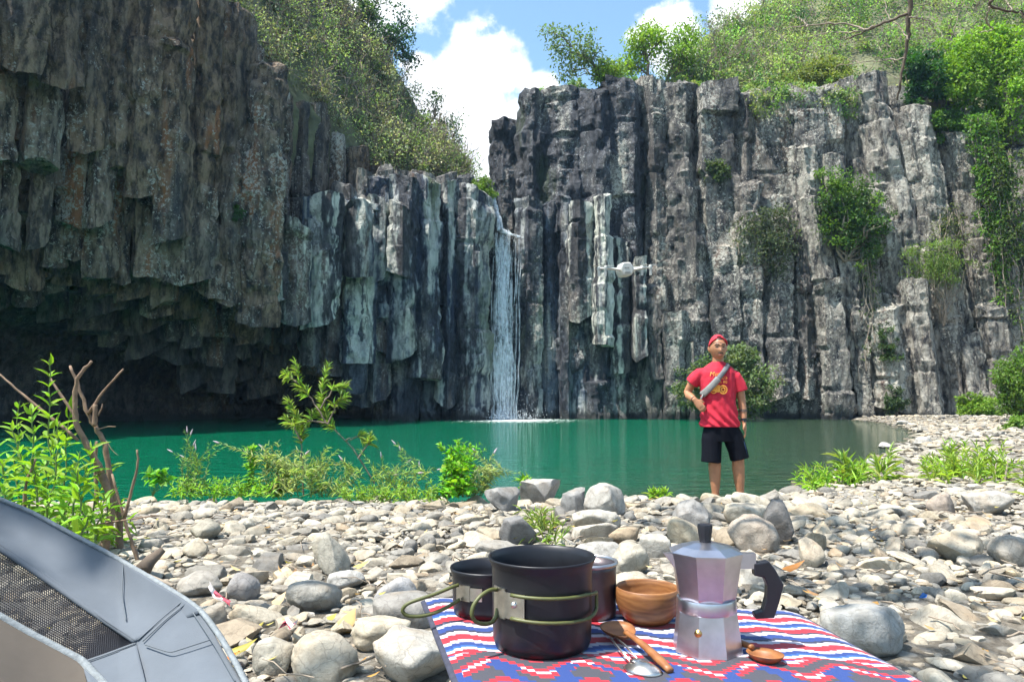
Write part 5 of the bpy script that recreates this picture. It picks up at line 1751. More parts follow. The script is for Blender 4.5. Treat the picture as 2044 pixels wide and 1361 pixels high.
def spoon(name, label, c, tip, rl, rw, depth, hw, ht, m, e_up=0.0, heart=0.0):
    """spoon with a hollow bowl at c and a handle to tip (world)"""
    c, tip = np.array(c), np.array(tip)
    e = empty(name, tuple(c), label, 'spoon')
    ax = unit(tip - c); sd = unit(np.cross((0, 0, 1.0), ax)); up = np.cross(ax, sd)
    mb = MB()
    n, rn = 28, 7
    th = np.arange(n) * 2 * PI / n
    Gs = []
    for shell, off in ((0, 0.0), (1, -.0022)):
        for q in range(rn):
            f = q / (rn - 1) if shell == 0 else 1 - q / (rn - 1)
            x = np.cos(th) * rl * f * (1 + heart * .15 * np.cos(th)); y = np.sin(th) * rw * f * (1 - heart * .18 * np.cos(th))
            z = -depth * (1 - f * f) + off * (1 if f < .98 else .3)
            Gs.append(-ax * x[:, None] * -1 + sd * y[:, None] + up * z * np.ones((n, 1)))
    V = np.concatenate(Gs); N = 2 * rn
    i, j = np.meshgrid(np.arange(N - 1), np.arange(n), indexing='ij'); i, j = i.ravel(), j.ravel()
    mb.add(V, np.stack([i * n + j, i * n + (j + 1) % n, (i + 1) * n + (j + 1) % n, (i + 1) * n + j], 1))
    mb.build('bowl', M[m], e)
    L = np.linalg.norm(tip - c)
    t = np.linspace(rl * .82 / L, 1, 16)
    pts = ax * (t * L)[:, None] + up * (e_up * np.sin(t * PI))[:, None]
    MB().tube(pts, np.interp(t, [0, .35, .8, 1], [hw * .8, hw * .75, hw * 1.1, hw * .9]), 10, flat=ht).build('handle', M[m], e)
    return e


spoon('wooden_spoon', 'long reddish wooden spoon lying with its handle towards the camera', PZ(1234, 1252, TZ + .020), PZ(1338, 1338, TZ + .007), .026, .023, .010, .0055, .8, 'wood2', .004, .8)
spoon('wooden_spoon', 'short wooden spoon lying right of the coffee pot', PZ(1527, 1302, TZ + .013), PZ(1462, 1280, TZ + .010), .025, .019, .011, .005, .8, 'wood2', .002)
ss = empty('steel_spoon', tuple(PZ(1283, 1337, TZ + .004)), 'folding steel spoon lying bowl down in front of the wooden spoon', 'spoon')
s0 = np.array(ss.location)
a_, b_ = PZ(1222, 1270, TZ + .014) - s0, PZ(1266, 1318, TZ + .012) - s0
for off in (-.0055, .0055):
    MB().tube([a_ + np.array([off * .5, 0, 0]), a_ * .6 + b_ * .4 + np.array([off, 0, .001]), b_ * 1.0 + np.array([off, 0, 0])], .0013, 8).build('handle_wire', M['steel'], ss)
ax = unit(b_ * -1.0 + np.array([0, 0, 0])); ax[2] = 0; ax = unit(ax); sd = np.array([-ax[1], ax[0], 0])
Rr = np.array([[ax[0], sd[0], 0], [ax[1], sd[1], 0], [0, 0, 1]])
V = []
for q in np.linspace(0, 1, 8):
    th = np.arange(28) * 2 * PI / 28
    V.append(np.stack([np.cos(th) * .024 * q, np.sin(th) * .018 * q, np.full(28, .009 * (1 - q * q))], 1))
V = np.concatenate(V) @ Rr.T
i, j = np.meshgrid(np.arange(7), np.arange(28), indexing='ij'); i, j = i.ravel(), j.ravel()
bo = MB().add(V, np.stack([i * 28 + j, i * 28 + (j + 1) % 28, (i + 1) * 28 + (j + 1) % 28, (i + 1) * 28 + j], 1)).build('bowl', M['steel'], ss)
md = bo.modifiers.new('th', 'SOLIDIFY'); md.thickness = .001
nk = MB().tube([b_ * 1.12, b_ * .75 + np.array([0, 0, .003]), b_ * .4 + np.array([0, 0, .006])], [.0075, .007, .006], 10, flat=.2)
nk.build('neck', M['steel'], ss)

# ------------------------------------------------------------------ camp chair at the left
M['fabric'] = simple('grey_chair_fabric', (.115, .13, .15), .92, noise=.14, nscale=9, bump=.5, bscale=700, bdist=.0008, spec=.15)
M['fabric_dk'] = simple('brown_grey_fabric', (.085, .070, .056), .9, noise=.12, nscale=14, bump=.3, bscale=800, bdist=.0006)
M['piping'] = simple('grey_braid', (.20, .22, .23), .85, noise=.25, nscale=120, bump=.8, bscale=380, bdist=.002)
M['net'] = simple('black_net', (.022, .022, .028), .7)
M['thread'] = simple('seam_thread', (.10, .115, .13), .9)
M['pole'] = simple('dark_tube', (.05, .05, .055), .4, .6)
ch = empty('camp_chair', (-.75, .95, gz(-.75, .95)), 'grey fabric camp chair with a black net panel in the lower left corner', 'chair')
c0 = np.array(ch.location)


def cd(px, py):
    """how far off the cloth lies: a panel that leans back, a little hollow"""
    return 1.16 - (py - 1000) * .00072 - max(0, 240 - px) * .00030 + .02 * math.sin(px / 90.0)


def line(pts, n):
    pts = np.array(pts, float)
    s = np.concatenate([[0], np.cumsum(np.linalg.norm(np.diff(pts, axis=0), axis=1))]); s /= s[-1]
    t = np.linspace(0, 1, n)
    q = np.stack([np.interp(t, s, pts[:, 0]), np.interp(t, s, pts[:, 1])], 1)
    for _ in range(2):
        q[1:-1] = (q[:-2] + 2 * q[1:-1] + q[2:]) / 4
    return q


def cloth(A, B, n=36, m=14, bulge=0.0, wr=.004):
    a, b = line(A, n), line(B, n)
    Gd = np.zeros((n, m, 3))
    for i in range(n):
        for j in range(m):
            t = j / (m - 1)
            q = a[i] * (1 - t) + b[i] * t
            Gd[i, j] = P(q[0], q[1], cd(*q) - bulge * math.sin(t * PI)) - c0
    Gd[:, :, 1] += (fbm(Gd * 7, 3) - .5) * wr * 2.0
    return Gd


U = [(-60, 972), (60, 1020), (130, 1058), (210, 1100), (300, 1152), (372, 1196), (405, 1222)]
Lm = [(-60, 1062), (20, 1108), (90, 1155), (160, 1204), (230, 1252), (270, 1278), (272, 1280)]
R1 = [(405, 1222), (440, 1270), (475, 1330), (505, 1390)]
R0 = [(272, 1280), (215, 1300), (165, 1318), (190, 1390)]
o = MB().grid(cloth(U, Lm, 60, 24, -.012, .010)).build('upper_panel', M['fabric'], ch)
o.modifiers.new('th', 'SOLIDIFY').thickness = .003
o = MB().grid(cloth([(405, 1222), (372, 1196), (320, 1240), (272, 1280)][::1], [(505, 1400), (420, 1400), (300, 1400), (190, 1400)], 30, 18, -.006, .008)).build('corner_panel', M['fabric'], ch)
o.modifiers.new('th', 'SOLIDIFY').thickness = .003
o = MB().grid(cloth([(272, 1280), (215, 1301), (163, 1319)], [(300, 1400), (240, 1400), (190, 1400)], 16, 12, .004)).build('corner_panel', M['fabric'], ch)
o.modifiers.new('th', 'SOLIDIFY').thickness = .003
lowA = [(-60, 1196), (0, 1232), (60, 1266), (110, 1292), (163, 1319), (215, 1375)]
o = MB().grid(cloth(lowA, [(-60, 1330), (0, 1372), (40, 1400), (80, 1430), (120, 1450), (180, 1460)], 30, 10, -.01)).build('lower_panel', M['fabric_dk'], ch)
o.modifiers.new('th', 'SOLIDIFY').thickness = .003
# net: threads both ways between the two hems
a, b = line(Lm, 84), line([(-60, 1196), (0, 1232), (60, 1266), (110, 1292), (163, 1319), (215, 1302), (270, 1280)], 84)
mb = MB()
Gn = np.array([[P(*(a[i] * (1 - t) + b[i] * t), cd(*(a[i] * (1 - t) + b[i] * t)) + .006) - c0 for t in np.linspace(0, 1, 25)] for i in range(84)])
hw = .0010
for i in range(0, 84):
    p = Gn[i]
    mb.grid(np.stack([p + np.array([-hw, 0, -hw]), p + np.array([hw, 0, hw])], 1))
for j in range(25):
    p = Gn[:, j]
    mb.grid(np.stack([p + np.array([-hw * .6, -.0004, hw]), p + np.array([hw * .6, -.0004, -hw])], 1))
no = mb.build('net_panel', M['net'], ch)
no['kind'] = 'stuff'


def edge_tube(pts, r, nm, m, n=40, flat=1.0, off=0.0, fl=False):
    q = line(pts, n)
    p = np.array([P(x, y, cd(x, y) - off) - c0 for x, y in q])
    p[:, 1] += (fbm(p * 7, 3) - .5) * .016 * 0
    MB().tube(p, r, 8, flat=flat).build(nm, M[m], ch)


edge_tube(U + R1[1:], .0046, 'braid_edge', 'piping', 70, .7)
edge_tube(lowA, .0055, 'braid_edge', 'piping', 50)
edge_tube(Lm, .004, 'hem', 'fabric', 40, 1.0, -.001)
for s_ in ([(246, 1120), (243, 1185), (252, 1238)], [(366, 1198), (325, 1232), (275, 1277)], [(370, 1205), (331, 1236), (285, 1279)], [(290, 1286), (340, 1302), (420, 1276)], [(165, 1322), (215, 1305), (272, 1283)],
           [(385, 1222), (430, 1290), (470, 1360)]):
    edge_tube(s_, .0008, 'seam', 'thread', 24, 1.0, .0035)
pa, pb = P(-55, 975, cd(-55, 975)) - c0, P(-60, 1196, cd(-60, 1196)) - c0
pcn = P(190, 1395, cd(190, 1395)) - c0
pd_ = P(505, 1395, cd(505, 1395)) - c0
for pth in ([pa, pa + np.array([-.1, .05, -.2]), np.array([-.25, .25, 0])], [pd_, pd_ * np.array([1, 1, .5]), np.array([pd_[0] + .02, pd_[1] + .1, 0])], [pcn, np.array([pcn[0], pcn[1] - .15, 0])], [pa, pb, np.array([-.2, -.3, 0])]):
    MB().tube(np.array(pth), .009, 8).build('leg', M['pole'], ch)

# ------------------------------------------------------------------ the man
M['skin'] = simple('skin', (.36, .165, .085), .5, noise=.16, nscale=16, bump=.1, bscale=120, bdist=.002)
M['shirt'] = simple('red_cotton', (.47, .012, .035), .85, noise=.14, nscale=8, bump=.3, bscale=25, bdist=.008)
M['shorts'] = simple('navy_shorts', (.003, .0038, .008), .85, noise=.3, nscale=10, bump=.3, bscale=20, bdist=.008, spec=.15)
M['cap'] = simple('red_cap_cloth', (.50, .025, .045), .85, noise=.15, nscale=20)
M['hair'] = simple('black_hair', (.008, .007, .007), .5, noise=.3, nscale=60)
M['strap'] = simple('grey_webbing', (.11, .11, .12), .7, noise=.15, nscale=40)
M['bag'] = simple('pale_grey_bag', (.19, .185, .18), .55, noise=.12, nscale=20)
M['print'] = simple('orange_print', (.80, .33, .05), .8, noise=.15, nscale=30)


def remeshed(mb, name, mat, parent, vox, smooth=6, post=None):
    tmp = link('tmp', mb.mesh('tmp'), None)
    r = tmp.modifiers.new('r', 'REMESH'); r.mode = 'VOXEL'; r.voxel_size = vox; r.use_smooth_shade = True
    s = tmp.modifiers.new('s', 'SMOOTH'); s.factor = .5; s.iterations = smooth
    dg = bpy.context.evaluated_depsgraph_get()
    me = bpy.data.meshes.new_from_object(tmp.evaluated_get(dg))
    me.name = name
    bpy.data.objects.remove(tmp)
    if post is not None:
        n = len(me.vertices); c = np.zeros(n * 3, np.float32); me.vertices.foreach_get('co', c)
        c = post(c.reshape(-1, 3)); me.vertices.foreach_set('co', c.astype(np.float32).ravel()); me.update()
    me.materials.clear()
    for p in me.polygons:
        p.use_smooth = True
    return link(name, me, mat, parent)


def ell(mb, rings, n=28):
    """closed loft of ellipses: (cx, cy, z, rx, ry)"""
    a = np.arange(n) * 2 * PI / n
    V = [np.stack([cx + rx * np.cos(a), cy + ry * np.sin(a), np.full(n, z)], 1) for cx, cy, z, rx, ry in rings]
    N = len(rings)
    V = np.concatenate(V + [[(rings[0][0], rings[0][1], rings[0][2])], [(rings[-1][0], rings[-1][1], rings[-1][2])]])
    i, j = np.meshgrid(np.arange(N - 1), np.arange(n), indexing='ij'); i, j = i.ravel(), j.ravel()
    F4 = np.stack([i * n + j, i * n + (j + 1) % n, (i + 1) * n + (j + 1) % n, (i + 1) * n + j], 1)
    F3 = [(N * n, (q + 1) % n, q) for q in range(n)] + [(N * n + 1, (N - 1) * n + q, (N - 1) * n + (q + 1) % n) for q in range(n)]
    return mb.addm(V, [F4, np.array(F3)])


mp = P(1437, 900, 7.4)
man = empty('person', (mp[0], 7.4, 0.035), 'man in a red T-shirt, dark shorts and backwards red cap at the water edge', 'person')
man.scale = (.95, .95, .985)
bm = MB()
# legs and feet
for sx, hipx, kx, ax_, kz in ((-1, -.045, -.058, -.052, .46), (1, .100, .182, .205, .47)):
    bm.tube([(hipx, 0, .80), (hipx * .5 + kx * .5, -.005, .66), (kx, -.012, kz), (kx * .6 + ax_ * .4, .012, .34), (kx * .3 + ax_ * .7, .012, .22), (ax_, .01, .10), (ax_, .012, .045)], [.074, .078, .062, .065, .056, .040, .038], 16)
    tx = ax_ + sx * .03
    bm.tube([(ax_, .045, .035), (ax_ * .6 + tx * .4, -.03, .040), (tx, -.12, .024), (tx + sx * .008, -.165, .018)], [.034, .040, .038, .020], 14, flat=.62)
# trunk and neck
ell(bm, [(.025, .01, .76, .12, .09), (.02, .01, .95, .13, .09), (0, .01, 1.1, .15, .10), (-.005, .01, 1.24, .165, .095), (0, .012, 1.31, .14, .08), (0, .014, 1.345, .075, .062), (0, .008, 1.38, .058, .060), (0, 0, 1.45, .056, .062)])
# arms
bm.tube([(-.14, .01, 1.285), (-.205, .03, 1.245), (-.27, .07, 1.17), (-.305, .095, 1.09), (-.302, .04, 1.055), (-.288, -.03, 1.035), (-.272, -.085, 1.015)], [.040, .044, .045, .042, .042, .037, .028], 16)
bm.tube([(.135, .01, 1.28), (.195, .01, 1.21), (.232, .015, 1.10), (.248, .018, .985), (.252, .005, .90), (.252, -.018, .80)], [.040, .046, .045, .041, .040, .028], 16)


def hand(mb, w, d, side, palmn, L=.085, curl=.5):
    """palm + four fingers + thumb. w wrist, d pointing direction, side towards the little finger, palmn out of the palm"""
    w, d, side, palmn = (np.array(v, float) for v in (w, d, side, palmn))
    d, side, palmn = unit(d), unit(side), unit(palmn)
    side = unit(side - d * (side @ d)); palmn = unit(np.cross(d, side)) * (1 if np.cross(d, side) @ palmn > 0 else -1)
    aa = np.arange(16) * 2 * PI / 16
    st_ = [(-.03, .026, .024), (0, .028, .022), (.025, .036, .020), (.055, .041, .018), (.080, .040, .015), (.092, .034, .010)]
    V = np.concatenate([w + d * t + side * (np.cos(aa) * x)[:, None] + palmn * (np.sin(aa) * y)[:, None] for t, x, y in st_] + [[w - d * .03], [w + d * .094]])
    i, j = np.meshgrid(np.arange(5), np.arange(16), indexing='ij'); i, j = i.ravel(), j.ravel()
    sg = 1 if np.cross(side, palmn) @ d > 0 else -1
    F4 = np.stack([i * 16 + j, i * 16 + (j + 1) % 16, (i + 1) * 16 + (j + 1) % 16, (i + 1) * 16 + j], 1)
    F3 = np.array([(96, (q + 1) % 16, q) for q in range(16)] + [(97, 80 + q, 80 + (q + 1) % 16) for q in range(16)])
    mb.addm(V, [F4[:, ::sg], F3[:, ::sg]])
    for k, (o, f) in enumerate(((-.030, .88), (-.010, 1.0), (.010, .95), (.029, .75))):
        b = w + d * .075 + side * o
        c = curl
        p1 = b + d * L * .42 * f
        p2 = p1 + unit(d * (1 - c * .5) + palmn * c * .8) * L * .32 * f
        p3 = p2 + unit(d * (1 - c) + palmn * c * 1.3) * L * .25 * f
        mb.tube([b, p1, p2, p3], [.0098, .0092, .0085, .0068], 8)
    b = w + d * .02 - side * .028
    p1 = b + unit(d * .7 - side * .7 + palmn * .3) * .035
    p2 = p1 + unit(d - side * .2 + palmn * .3) * .03
    mb.tube([b, p1, p2], [.013, .011, .008], 8)


hand(bm, (-.268, -.092, 1.008), (.62, -.22, -.75), (-.75, 0, -.62), (.3, .9, 0), curl=.7)
hand(bm, (.253, -.024, .785), (.06, -.10, -1), (.25, .95, 0), (-.95, .2, 0), curl=.35)
# head with brow, nose, lips, chin, ears
n1_, n2_ = 40, 32
th = np.linspace(0, PI, n2_)[1:-1]; ph = np.arange(n1_) * 2 * PI / n1_
V = []
for t in th:
    for f in ph:
        x, y, z = math.sin(t) * math.cos(f), math.sin(t) * math.sin(f), math.cos(t)
        X, Y, Z = x * .089, y * .102, z * .128
        if Z < 0:                                  # jaw narrows
            X *= 1 + .26 * (Z / .128); Y *= 1 + .12 * (Z / .128)
        fr_ = max(0, -y)
        if y < 0:
            Y += -.012 * math.exp(-((Z + .095) / .022) ** 2) * fr_ ** 2          # chin
            Y += -.008 * math.exp(-((Z - .035) / .012) ** 2) * fr_ ** 2          # brow
            Y += .008 * math.exp(-((Z - .012) / .012) ** 2) * math.exp(-((abs(X) - .032) / .016) ** 2)   # eye hollows
            Y += -.024 * math.exp(-((X) / .012) ** 2) * math.exp(-((Z + .028) / .022) ** 2)              # nose
            Y += -.007 * math.exp(-((X) / .026) ** 2) * math.exp(-((Z + .066) / .012) ** 2)              # lips
        V.append((X, Y, Z))
V = np.array(V + [(0, 0, .128), (0, 0, -.128)]) + np.array([0, -.008, 1.535])
m_ = len(th)
i, j = np.meshgrid(np.arange(m_ - 1), np.arange(n1_), indexing='ij'); i, j = i.ravel(), j.ravel()
F4 = np.stack([i * n1_ + j, (i + 1) * n1_ + j, (i + 1) * n1_ + (j + 1) % n1_, i * n1_ + (j + 1) % n1_], 1)
F3 = [(m_ * n1_, q, (q + 1) % n1_) for q in range(n1_)] + [(m_ * n1_ + 1, (m_ - 1) * n1_ + (q + 1) % n1_, (m_ - 1) * n1_ + q) for q in range(n1_)]
bm.addm(V, [F4, np.array(F3)])
for s_ in (-1, 1):
    bm.tube([(s_ * .082, .012, 1.56), (s_ * .094, .014, 1.545), (s_ * .092, .010, 1.52), (s_ * .080, .006, 1.50)], [.008, .012, .011, .007], 8)
remeshed(bm, 'body', M['skin'], man, .0055, 3)

# shirt
sm = MB()
ell(sm, [(.0, .0, .745, .212, .135), (.0, .0, .80, .203, .132), (-.003, .005, .92, .186, .126), (-.005, .006, 1.02, .180, .124), (-.008, .006, 1.12, .186, .126), (-.008, .008, 1.22, .198, .124), (-.004, .010, 1.29, .196, .112),
         (0, .012, 1.335, .160, .096), (0, .013, 1.365, .118, .082), (0, .013, 1.388, .086, .073), (0, .010, 1.402, .066, .066)], 36)
sm.tube([(-.09, .01, 1.300), (-.19, .022, 1.275), (-.235, .045, 1.225), (-.263, .065, 1.188)], [.048, .066, .070, .072], 18)
sm.tube([(.09, .01, 1.295), (.185, .010, 1.245), (.222, .012, 1.16), (.236, .013, 1.105)], [.048, .068, .071, .073], 18)


def folds(c):
    k = np.clip((1.2 - c[:, 2]) / .35, 0, 1)
    w = np.sin((c[:, 0] * 1.0 + c[:, 2] * .9) * 62 + 3 * np.sin(c[:, 2] * 9)) * .008 * k
    w += (fbm(c * np.array([16, 16, 8]), 3) - .5) * .022
    d = c - np.array([0, .01, 0]); d[:, 2] = 0
    c[:, :2] += unit(d)[:, :2] * w[:, None]
    return c


shirt_o = remeshed(sm, 'shirt', M['shirt'], man, .0065, 2, folds)
# shorts
hm = MB()
ell(hm, [(.03, 0, .60, .17, .115), (.025, 0, .70, .185, .125), (.012, 0, .80, .178, .122), (.01, 0, .86, .165, .115)], 32)
hm.tube([(-.065, 0, .76), (-.082, 0, .62), (-.090, -.005, .50), (-.096, -.005, .392)], [.095, .104, .101, .104], 20)
hm.tube([(.085, 0, .76), (.140, 0, .64), (.180, -.005, .52), (.203, -.005, .425)], [.095, .104, .098, .098], 20)
shorts_o = remeshed(hm, 'shorts', M['shorts'], man, .007, 2, lambda c: c + unit(c - np.array([.03, 0, .6])) * ((fbm(c * np.array([14, 14, 6]), 3) - .5) * .018)[:, None])
MB().tube([(.228, -.085, .60), (.246, -.083, .53), (.262, -.083, .46)], [.004, .006, .003], 6, flat=.3).build('side_stripe', simple('blue_stripe', (.012, .05, .14), .7), shorts_o)

# hair, cap
def dome(c, r, f, n=36, m=14):
    """part of a sphere: f(phi) gives the lowest polar angle"""
    Gd = np.zeros((n + 1, m, 3))
    for i in range(n + 1):
        p = i * 2 * PI / n
        for j in range(m):
            t = f(p) * j / (m - 1)
            Gd[i, j] = (c[0] + r[0] * math.sin(t) * math.cos(p), c[1] + r[1] * math.sin(t) * math.sin(p), c[2] + r[2] * math.cos(t))
    return Gd


hc = (0, -.004, 1.535)
ho = MB().grid(dome(hc, (.0865, .107, .133), lambda p: 1.42 if math.sin(p) > -.2 else (1.42 + (.86 - 1.42) * min(1, (-math.sin(p) - .2) / .5)))).build('hair', M['hair'], man)
co_ = MB().grid(dome(hc, (.092, .112, .141), lambda p: 1.40 - .62 * max(0, -math.sin(p)) ** 1.2 - (.24 if (-math.sin(p)) > .93 else 0))).build('cap', M['cap'], man)
co_.modifiers.new('t', 'SOLIDIFY').thickness = .004
band = [(.086 * math.cos(p) * 1.07, -.004 + .105 * math.sin(p) * 1.06, 1.535 + .141 * math.cos(1.40 - .62 * max(0, -math.sin(p)) ** 1.2) + .002) for p in np.linspace(0, 2 * PI, 40)]
MB().tube(band, .0065, 6, flat=.5).build('cap_band', M['cap'], co_)
bl = [(x, .10 + .07 * math.sqrt(max(0, 1 - (x / .075) ** 2)), 1.555 - .02) for x in np.linspace(-.072, .072, 14)]
Gd = np.stack([np.array([(x, .095, 1.56) for x, _, _ in bl]), np.array(bl)], 1)
bo = MB().grid(Gd).build('cap_bill', M['cap'], co_); bo.modifiers.new('t', 'SOLIDIFY').thickness = .005
# face marks
fb_ = MB()
for s_ in (-1, 1):
    fb_.tube([(s_ * .056, -.086, 1.566), (s_ * .036, -.103, 1.575), (s_ * .014, -.111, 1.569)], [.003, .0058, .005], 6)
    fb_.tube([(s_ * .050, -.088, 1.546), (s_ * .034, -.099, 1.549), (s_ * .018, -.103, 1.545)], [.003, .0058, .003], 6)
fb_.build('eyes_and_brows', M['hair'], man)
MB().tube([(-.030, -.100, 1.478), (-.012, -.1125, 1.487), (0, -.1140, 1.485), (.012, -.1125, 1.487), (.030, -.100, 1.478)], [.003, .0056, .005, .0056, .003], 6).build('moustache', M['hair'], man)
MB().tube([(-.026, -.1035, 1.468), (0, -.1125, 1.463), (.026, -.1035, 1.468)], [.003, .0058, .003], 6).build('lips', simple('lip', (.30, .09, .07), .5), man)
# watch, wristband, dark band on the forearm
def ringband(c, ax_, r, w, nm, m, flat=.8):
    c, ax_ = np.array(c, float), unit(np.array(ax_, float))
    mb = MB().lathe([(r, -w), (r + .003, -w), (r + .003, w), (r, w)], n=24)
    q = Vector(ax_).to_track_quat('Z', 'Y').to_matrix()
    mb.V = [v @ np.array(q).T + c for v in mb.V]
    return mb.build(nm, M[m], man, sharp=40)


ws_ = ringband((.252, -.014, .815), (0, .16, 1), .0300, .011, 'watch_strap', 'black')
MB().box((.256, -.048, .815), (.034, .012, .036)).build('watch', M['black'], ws_, smooth=False)
ringband((.2515, .004, .905), (0, .13, 1), .0405, .013, 'dark_arm_band', 'band_ink' if 'band_ink' in M else M.setdefault('band_ink', None) or 'skin')
ringband((-.276, -.072, 1.019), (.27, -.95, -.3), .0300, .005, 'wrist_band', 'black')
for o in man.children:
    if o.name.startswith('dark_arm_band'):
        o.data.materials.clear(); o.data.materials.append(simple('dark_ink', (.10, .065, .05), .7))

# shirt print, laid on the chest
SHR = [(-.003, .005, .92, .186, .126), (-.005, .006, 1.02, .180, .124), (-.008, .006, 1.12, .186, .126), (-.008, .008, 1.22, .198, .124), (-.004, .010, 1.29, .196, .112), (0, .012, 1.335, .150, .092)]


def chest_y(x, z):
    zz = [r[2] for r in SHR]
    cx, cy, rx, ry = (np.interp(z, zz, [r[k] for r in SHR]) for k in (0, 1, 3, 4))
    return cy - ry * np.sqrt(np.clip(1 - ((x - cx) / rx) ** 2, .02, 1)) - .012


pr = MB()


def flat_ring(cx, cz, r0, r1, n=30):
    a = np.linspace(0, 2 * PI, n)
    Gd = np.zeros((n, 3, 3))
    for j, r in enumerate(np.linspace(r0, r1, 3)):
        Gd[:, j, 0] = cx + r * np.cos(a); Gd[:, j, 2] = cz + r * np.sin(a)
    pr.grid(Gd)


flat_ring(.012, 1.118, .034, .046); flat_ring(.012, 1.118, .012, .024); flat_ring(-.085, 1.112, .026, .034)
for k in range(8):
    a = k * PI / 4
    pr.add([(.012 + .020 * math.cos(a - .1), 0, 1.118 + .020 * math.sin(a - .1)), (.012 + .037 * math.cos(a - .06), 0, 1.118 + .037 * math.sin(a - .06)), (.012 + .037 * math.cos(a + .06), 0, 1.118 + .037 * math.sin(a + .06)), (.012 + .020 * math.cos(a + .1), 0, 1.118 + .020 * math.sin(a + .1))], [(0, 1, 2, 3)])
pr.add([(-.12, 0, 1.125), (-.03, 0, 1.125), (-.02, 0, 1.165), (-.10, 0, 1.160)], [(0, 1, 2, 3)])
pr.add([(-.10, 0, 1.10), (-.03, 0, 1.09), (-.03, 0, 1.123), (-.11, 0, 1.123)], [(0, 1, 2, 3)])


def text(s, x, z, size, shear=0.0):
    cu = bpy.data.curves.new('t', 'FONT'); cu.body = s; cu.size = size; cu.shear = shear; cu.resolution_u = 2
    to = bpy.data.objects.new('t', cu); COL.objects.link(to)
    dg = bpy.context.evaluated_depsgraph_get()
    me = bpy.data.meshes.new_from_object(to.evaluated_get(dg))
    V = np.array([v.co[:] for v in me.vertices])
    for p in me.polygons:
        idx = list(p.vertices)
        pr.add(np.stack([V[idx, 0] + x, 0 * V[idx, 0], V[idx, 1] + z], 1), [(0, q, q + 1) for q in range(1, len(idx) - 1)])
    bpy.data.objects.remove(to)


text('Moto', -.120, 1.255, .060, .3)
text('ECO', -.020, 1.222, .040)
text('BG', .012, 1.182, .036)
text('LA', -.035, 1.182, .030)
for q in range(len(pr.V)):
    v = pr.V[q]
    v[:, 1] = chest_y(v[:, 0], v[:, 2])
pr.build('shirt_print', M['print'], shirt_o)

# sling bag worn across the chest
sb = empty('sling_bag', (mp[0], 7.4, 1.02), 'grey sling bag worn across the chest of the man', 'bag')
sb.scale = (.95, .95, .985)


def strapmesh(t0, t1, w, th, n=18):
    Gd = np.zeros((n, 5, 3))
    A, B = np.array([.095, 1.375]), np.array([-.195, 1.055])
    dv = unit(B - A); nv = np.array([-dv[1], dv[0]])
    for i, t in enumerate(np.linspace(t0, t1, n)):
        for j, s in enumerate(np.linspace(-1, 1, 5)):
            q = A + (B - A) * t + nv * s * w
            y = chest_y(min(q[0], .17), min(q[1], 1.33)) - th * (1 - .4 * s * s)
            if q[1] > 1.32:
                y += (q[1] - 1.32) * .45
            Gd[i, j] = (q[0], y, q[1] - 1.0)
    return Gd


o = MB().grid(strapmesh(0, .5, .024, .019)).build('strap', M['strap'], sb); o.modifiers.new('t', 'SOLIDIFY').thickness = .004
o = MB().grid(strapmesh(.46, .98, .028, .020)).build('pouch', M['bag'], sb); o.modifiers.new('t', 'SOLIDIFY').thickness = -.010
MB().tube([(-.185, -.085, .07), (-.205, -.08, .03), (-.208, -.07, -.02), (-.195, -.06, -.045)], [.014, .017, .015, .010], 10, flat=.6).build('side_pocket', M['bag'], sb)
MB().lathe([(0, .004), (.008, .003), (.009, 0)], c=(0, 0, 0), n=12).build('buckle', M['black'], sb, (.012, chest_y(.012, 1.285) - .014, .285)).rotation_euler = (PI / 2, 0, 0)

# ------------------------------------------------------------------ drone
M['dr'] = simple('pale_grey_plastic', (.45, .45, .42), .45, noise=.05, nscale=30)
M['dr2'] = simple('mid_grey_plastic', (.40, .41, .38), .5, noise=.05, nscale=30)
dp = P(1246, 537, 3.3)
dr = empty('drone', tuple(dp), 'small white quadcopter drone hovering in front of the cliff', 'drone')
dr.scale = (.9, .9, .9)
dr.rotation_euler = (math.radians(4), math.radians(-2), math.radians(5))
b = MB()
prof = [(-.034, -.004), (-.024, .020), (-.020, .027), (.016, .027), (.021, .022), (.034, -.002), (.032, -.018), (.022, -.036), (.018, -.038), (-.018, -.038), (-.022, -.036), (-.031, -.018)]
pts = []
for y, s in ((-.065, .82), (-.058, 1.0), (.045, 1.0), (.068, .78)):
    pts.append(np.array([(x * s, y, z * s) for x, z in prof]))
V = np.concatenate(pts); k = len(prof)
F4 = [(r * k + q, r * k + (q + 1) % k, (r + 1) * k + (q + 1) % k, (r + 1) * k + q) for r in range(3) for q in range(k)]
Fc = [(0, q + 1, q) for q in range(1, k - 1)] + [(3 * k, 3 * k + q, 3 * k + q + 1) for q in range(1, k - 1)]
b.addm(V, [np.array(F4), np.array(Fc)])
b.build('body', M['dr'], dr, sharp=30)
bd_ = MB().box((0, -.0665, -.022), (.030, .003, .010)).build('battery_door', M['dr2'], dr, smooth=False)
MB().box((0, -.0685, -.0235), (.026, .002, .002)).build('vent', M['black'], bd_, smooth=False)
for x in (-.009, .004):
    MB().box((x, -.0660, .000), (.009, .003, .0022)).build('vent', M['black'], dr, smooth=False)
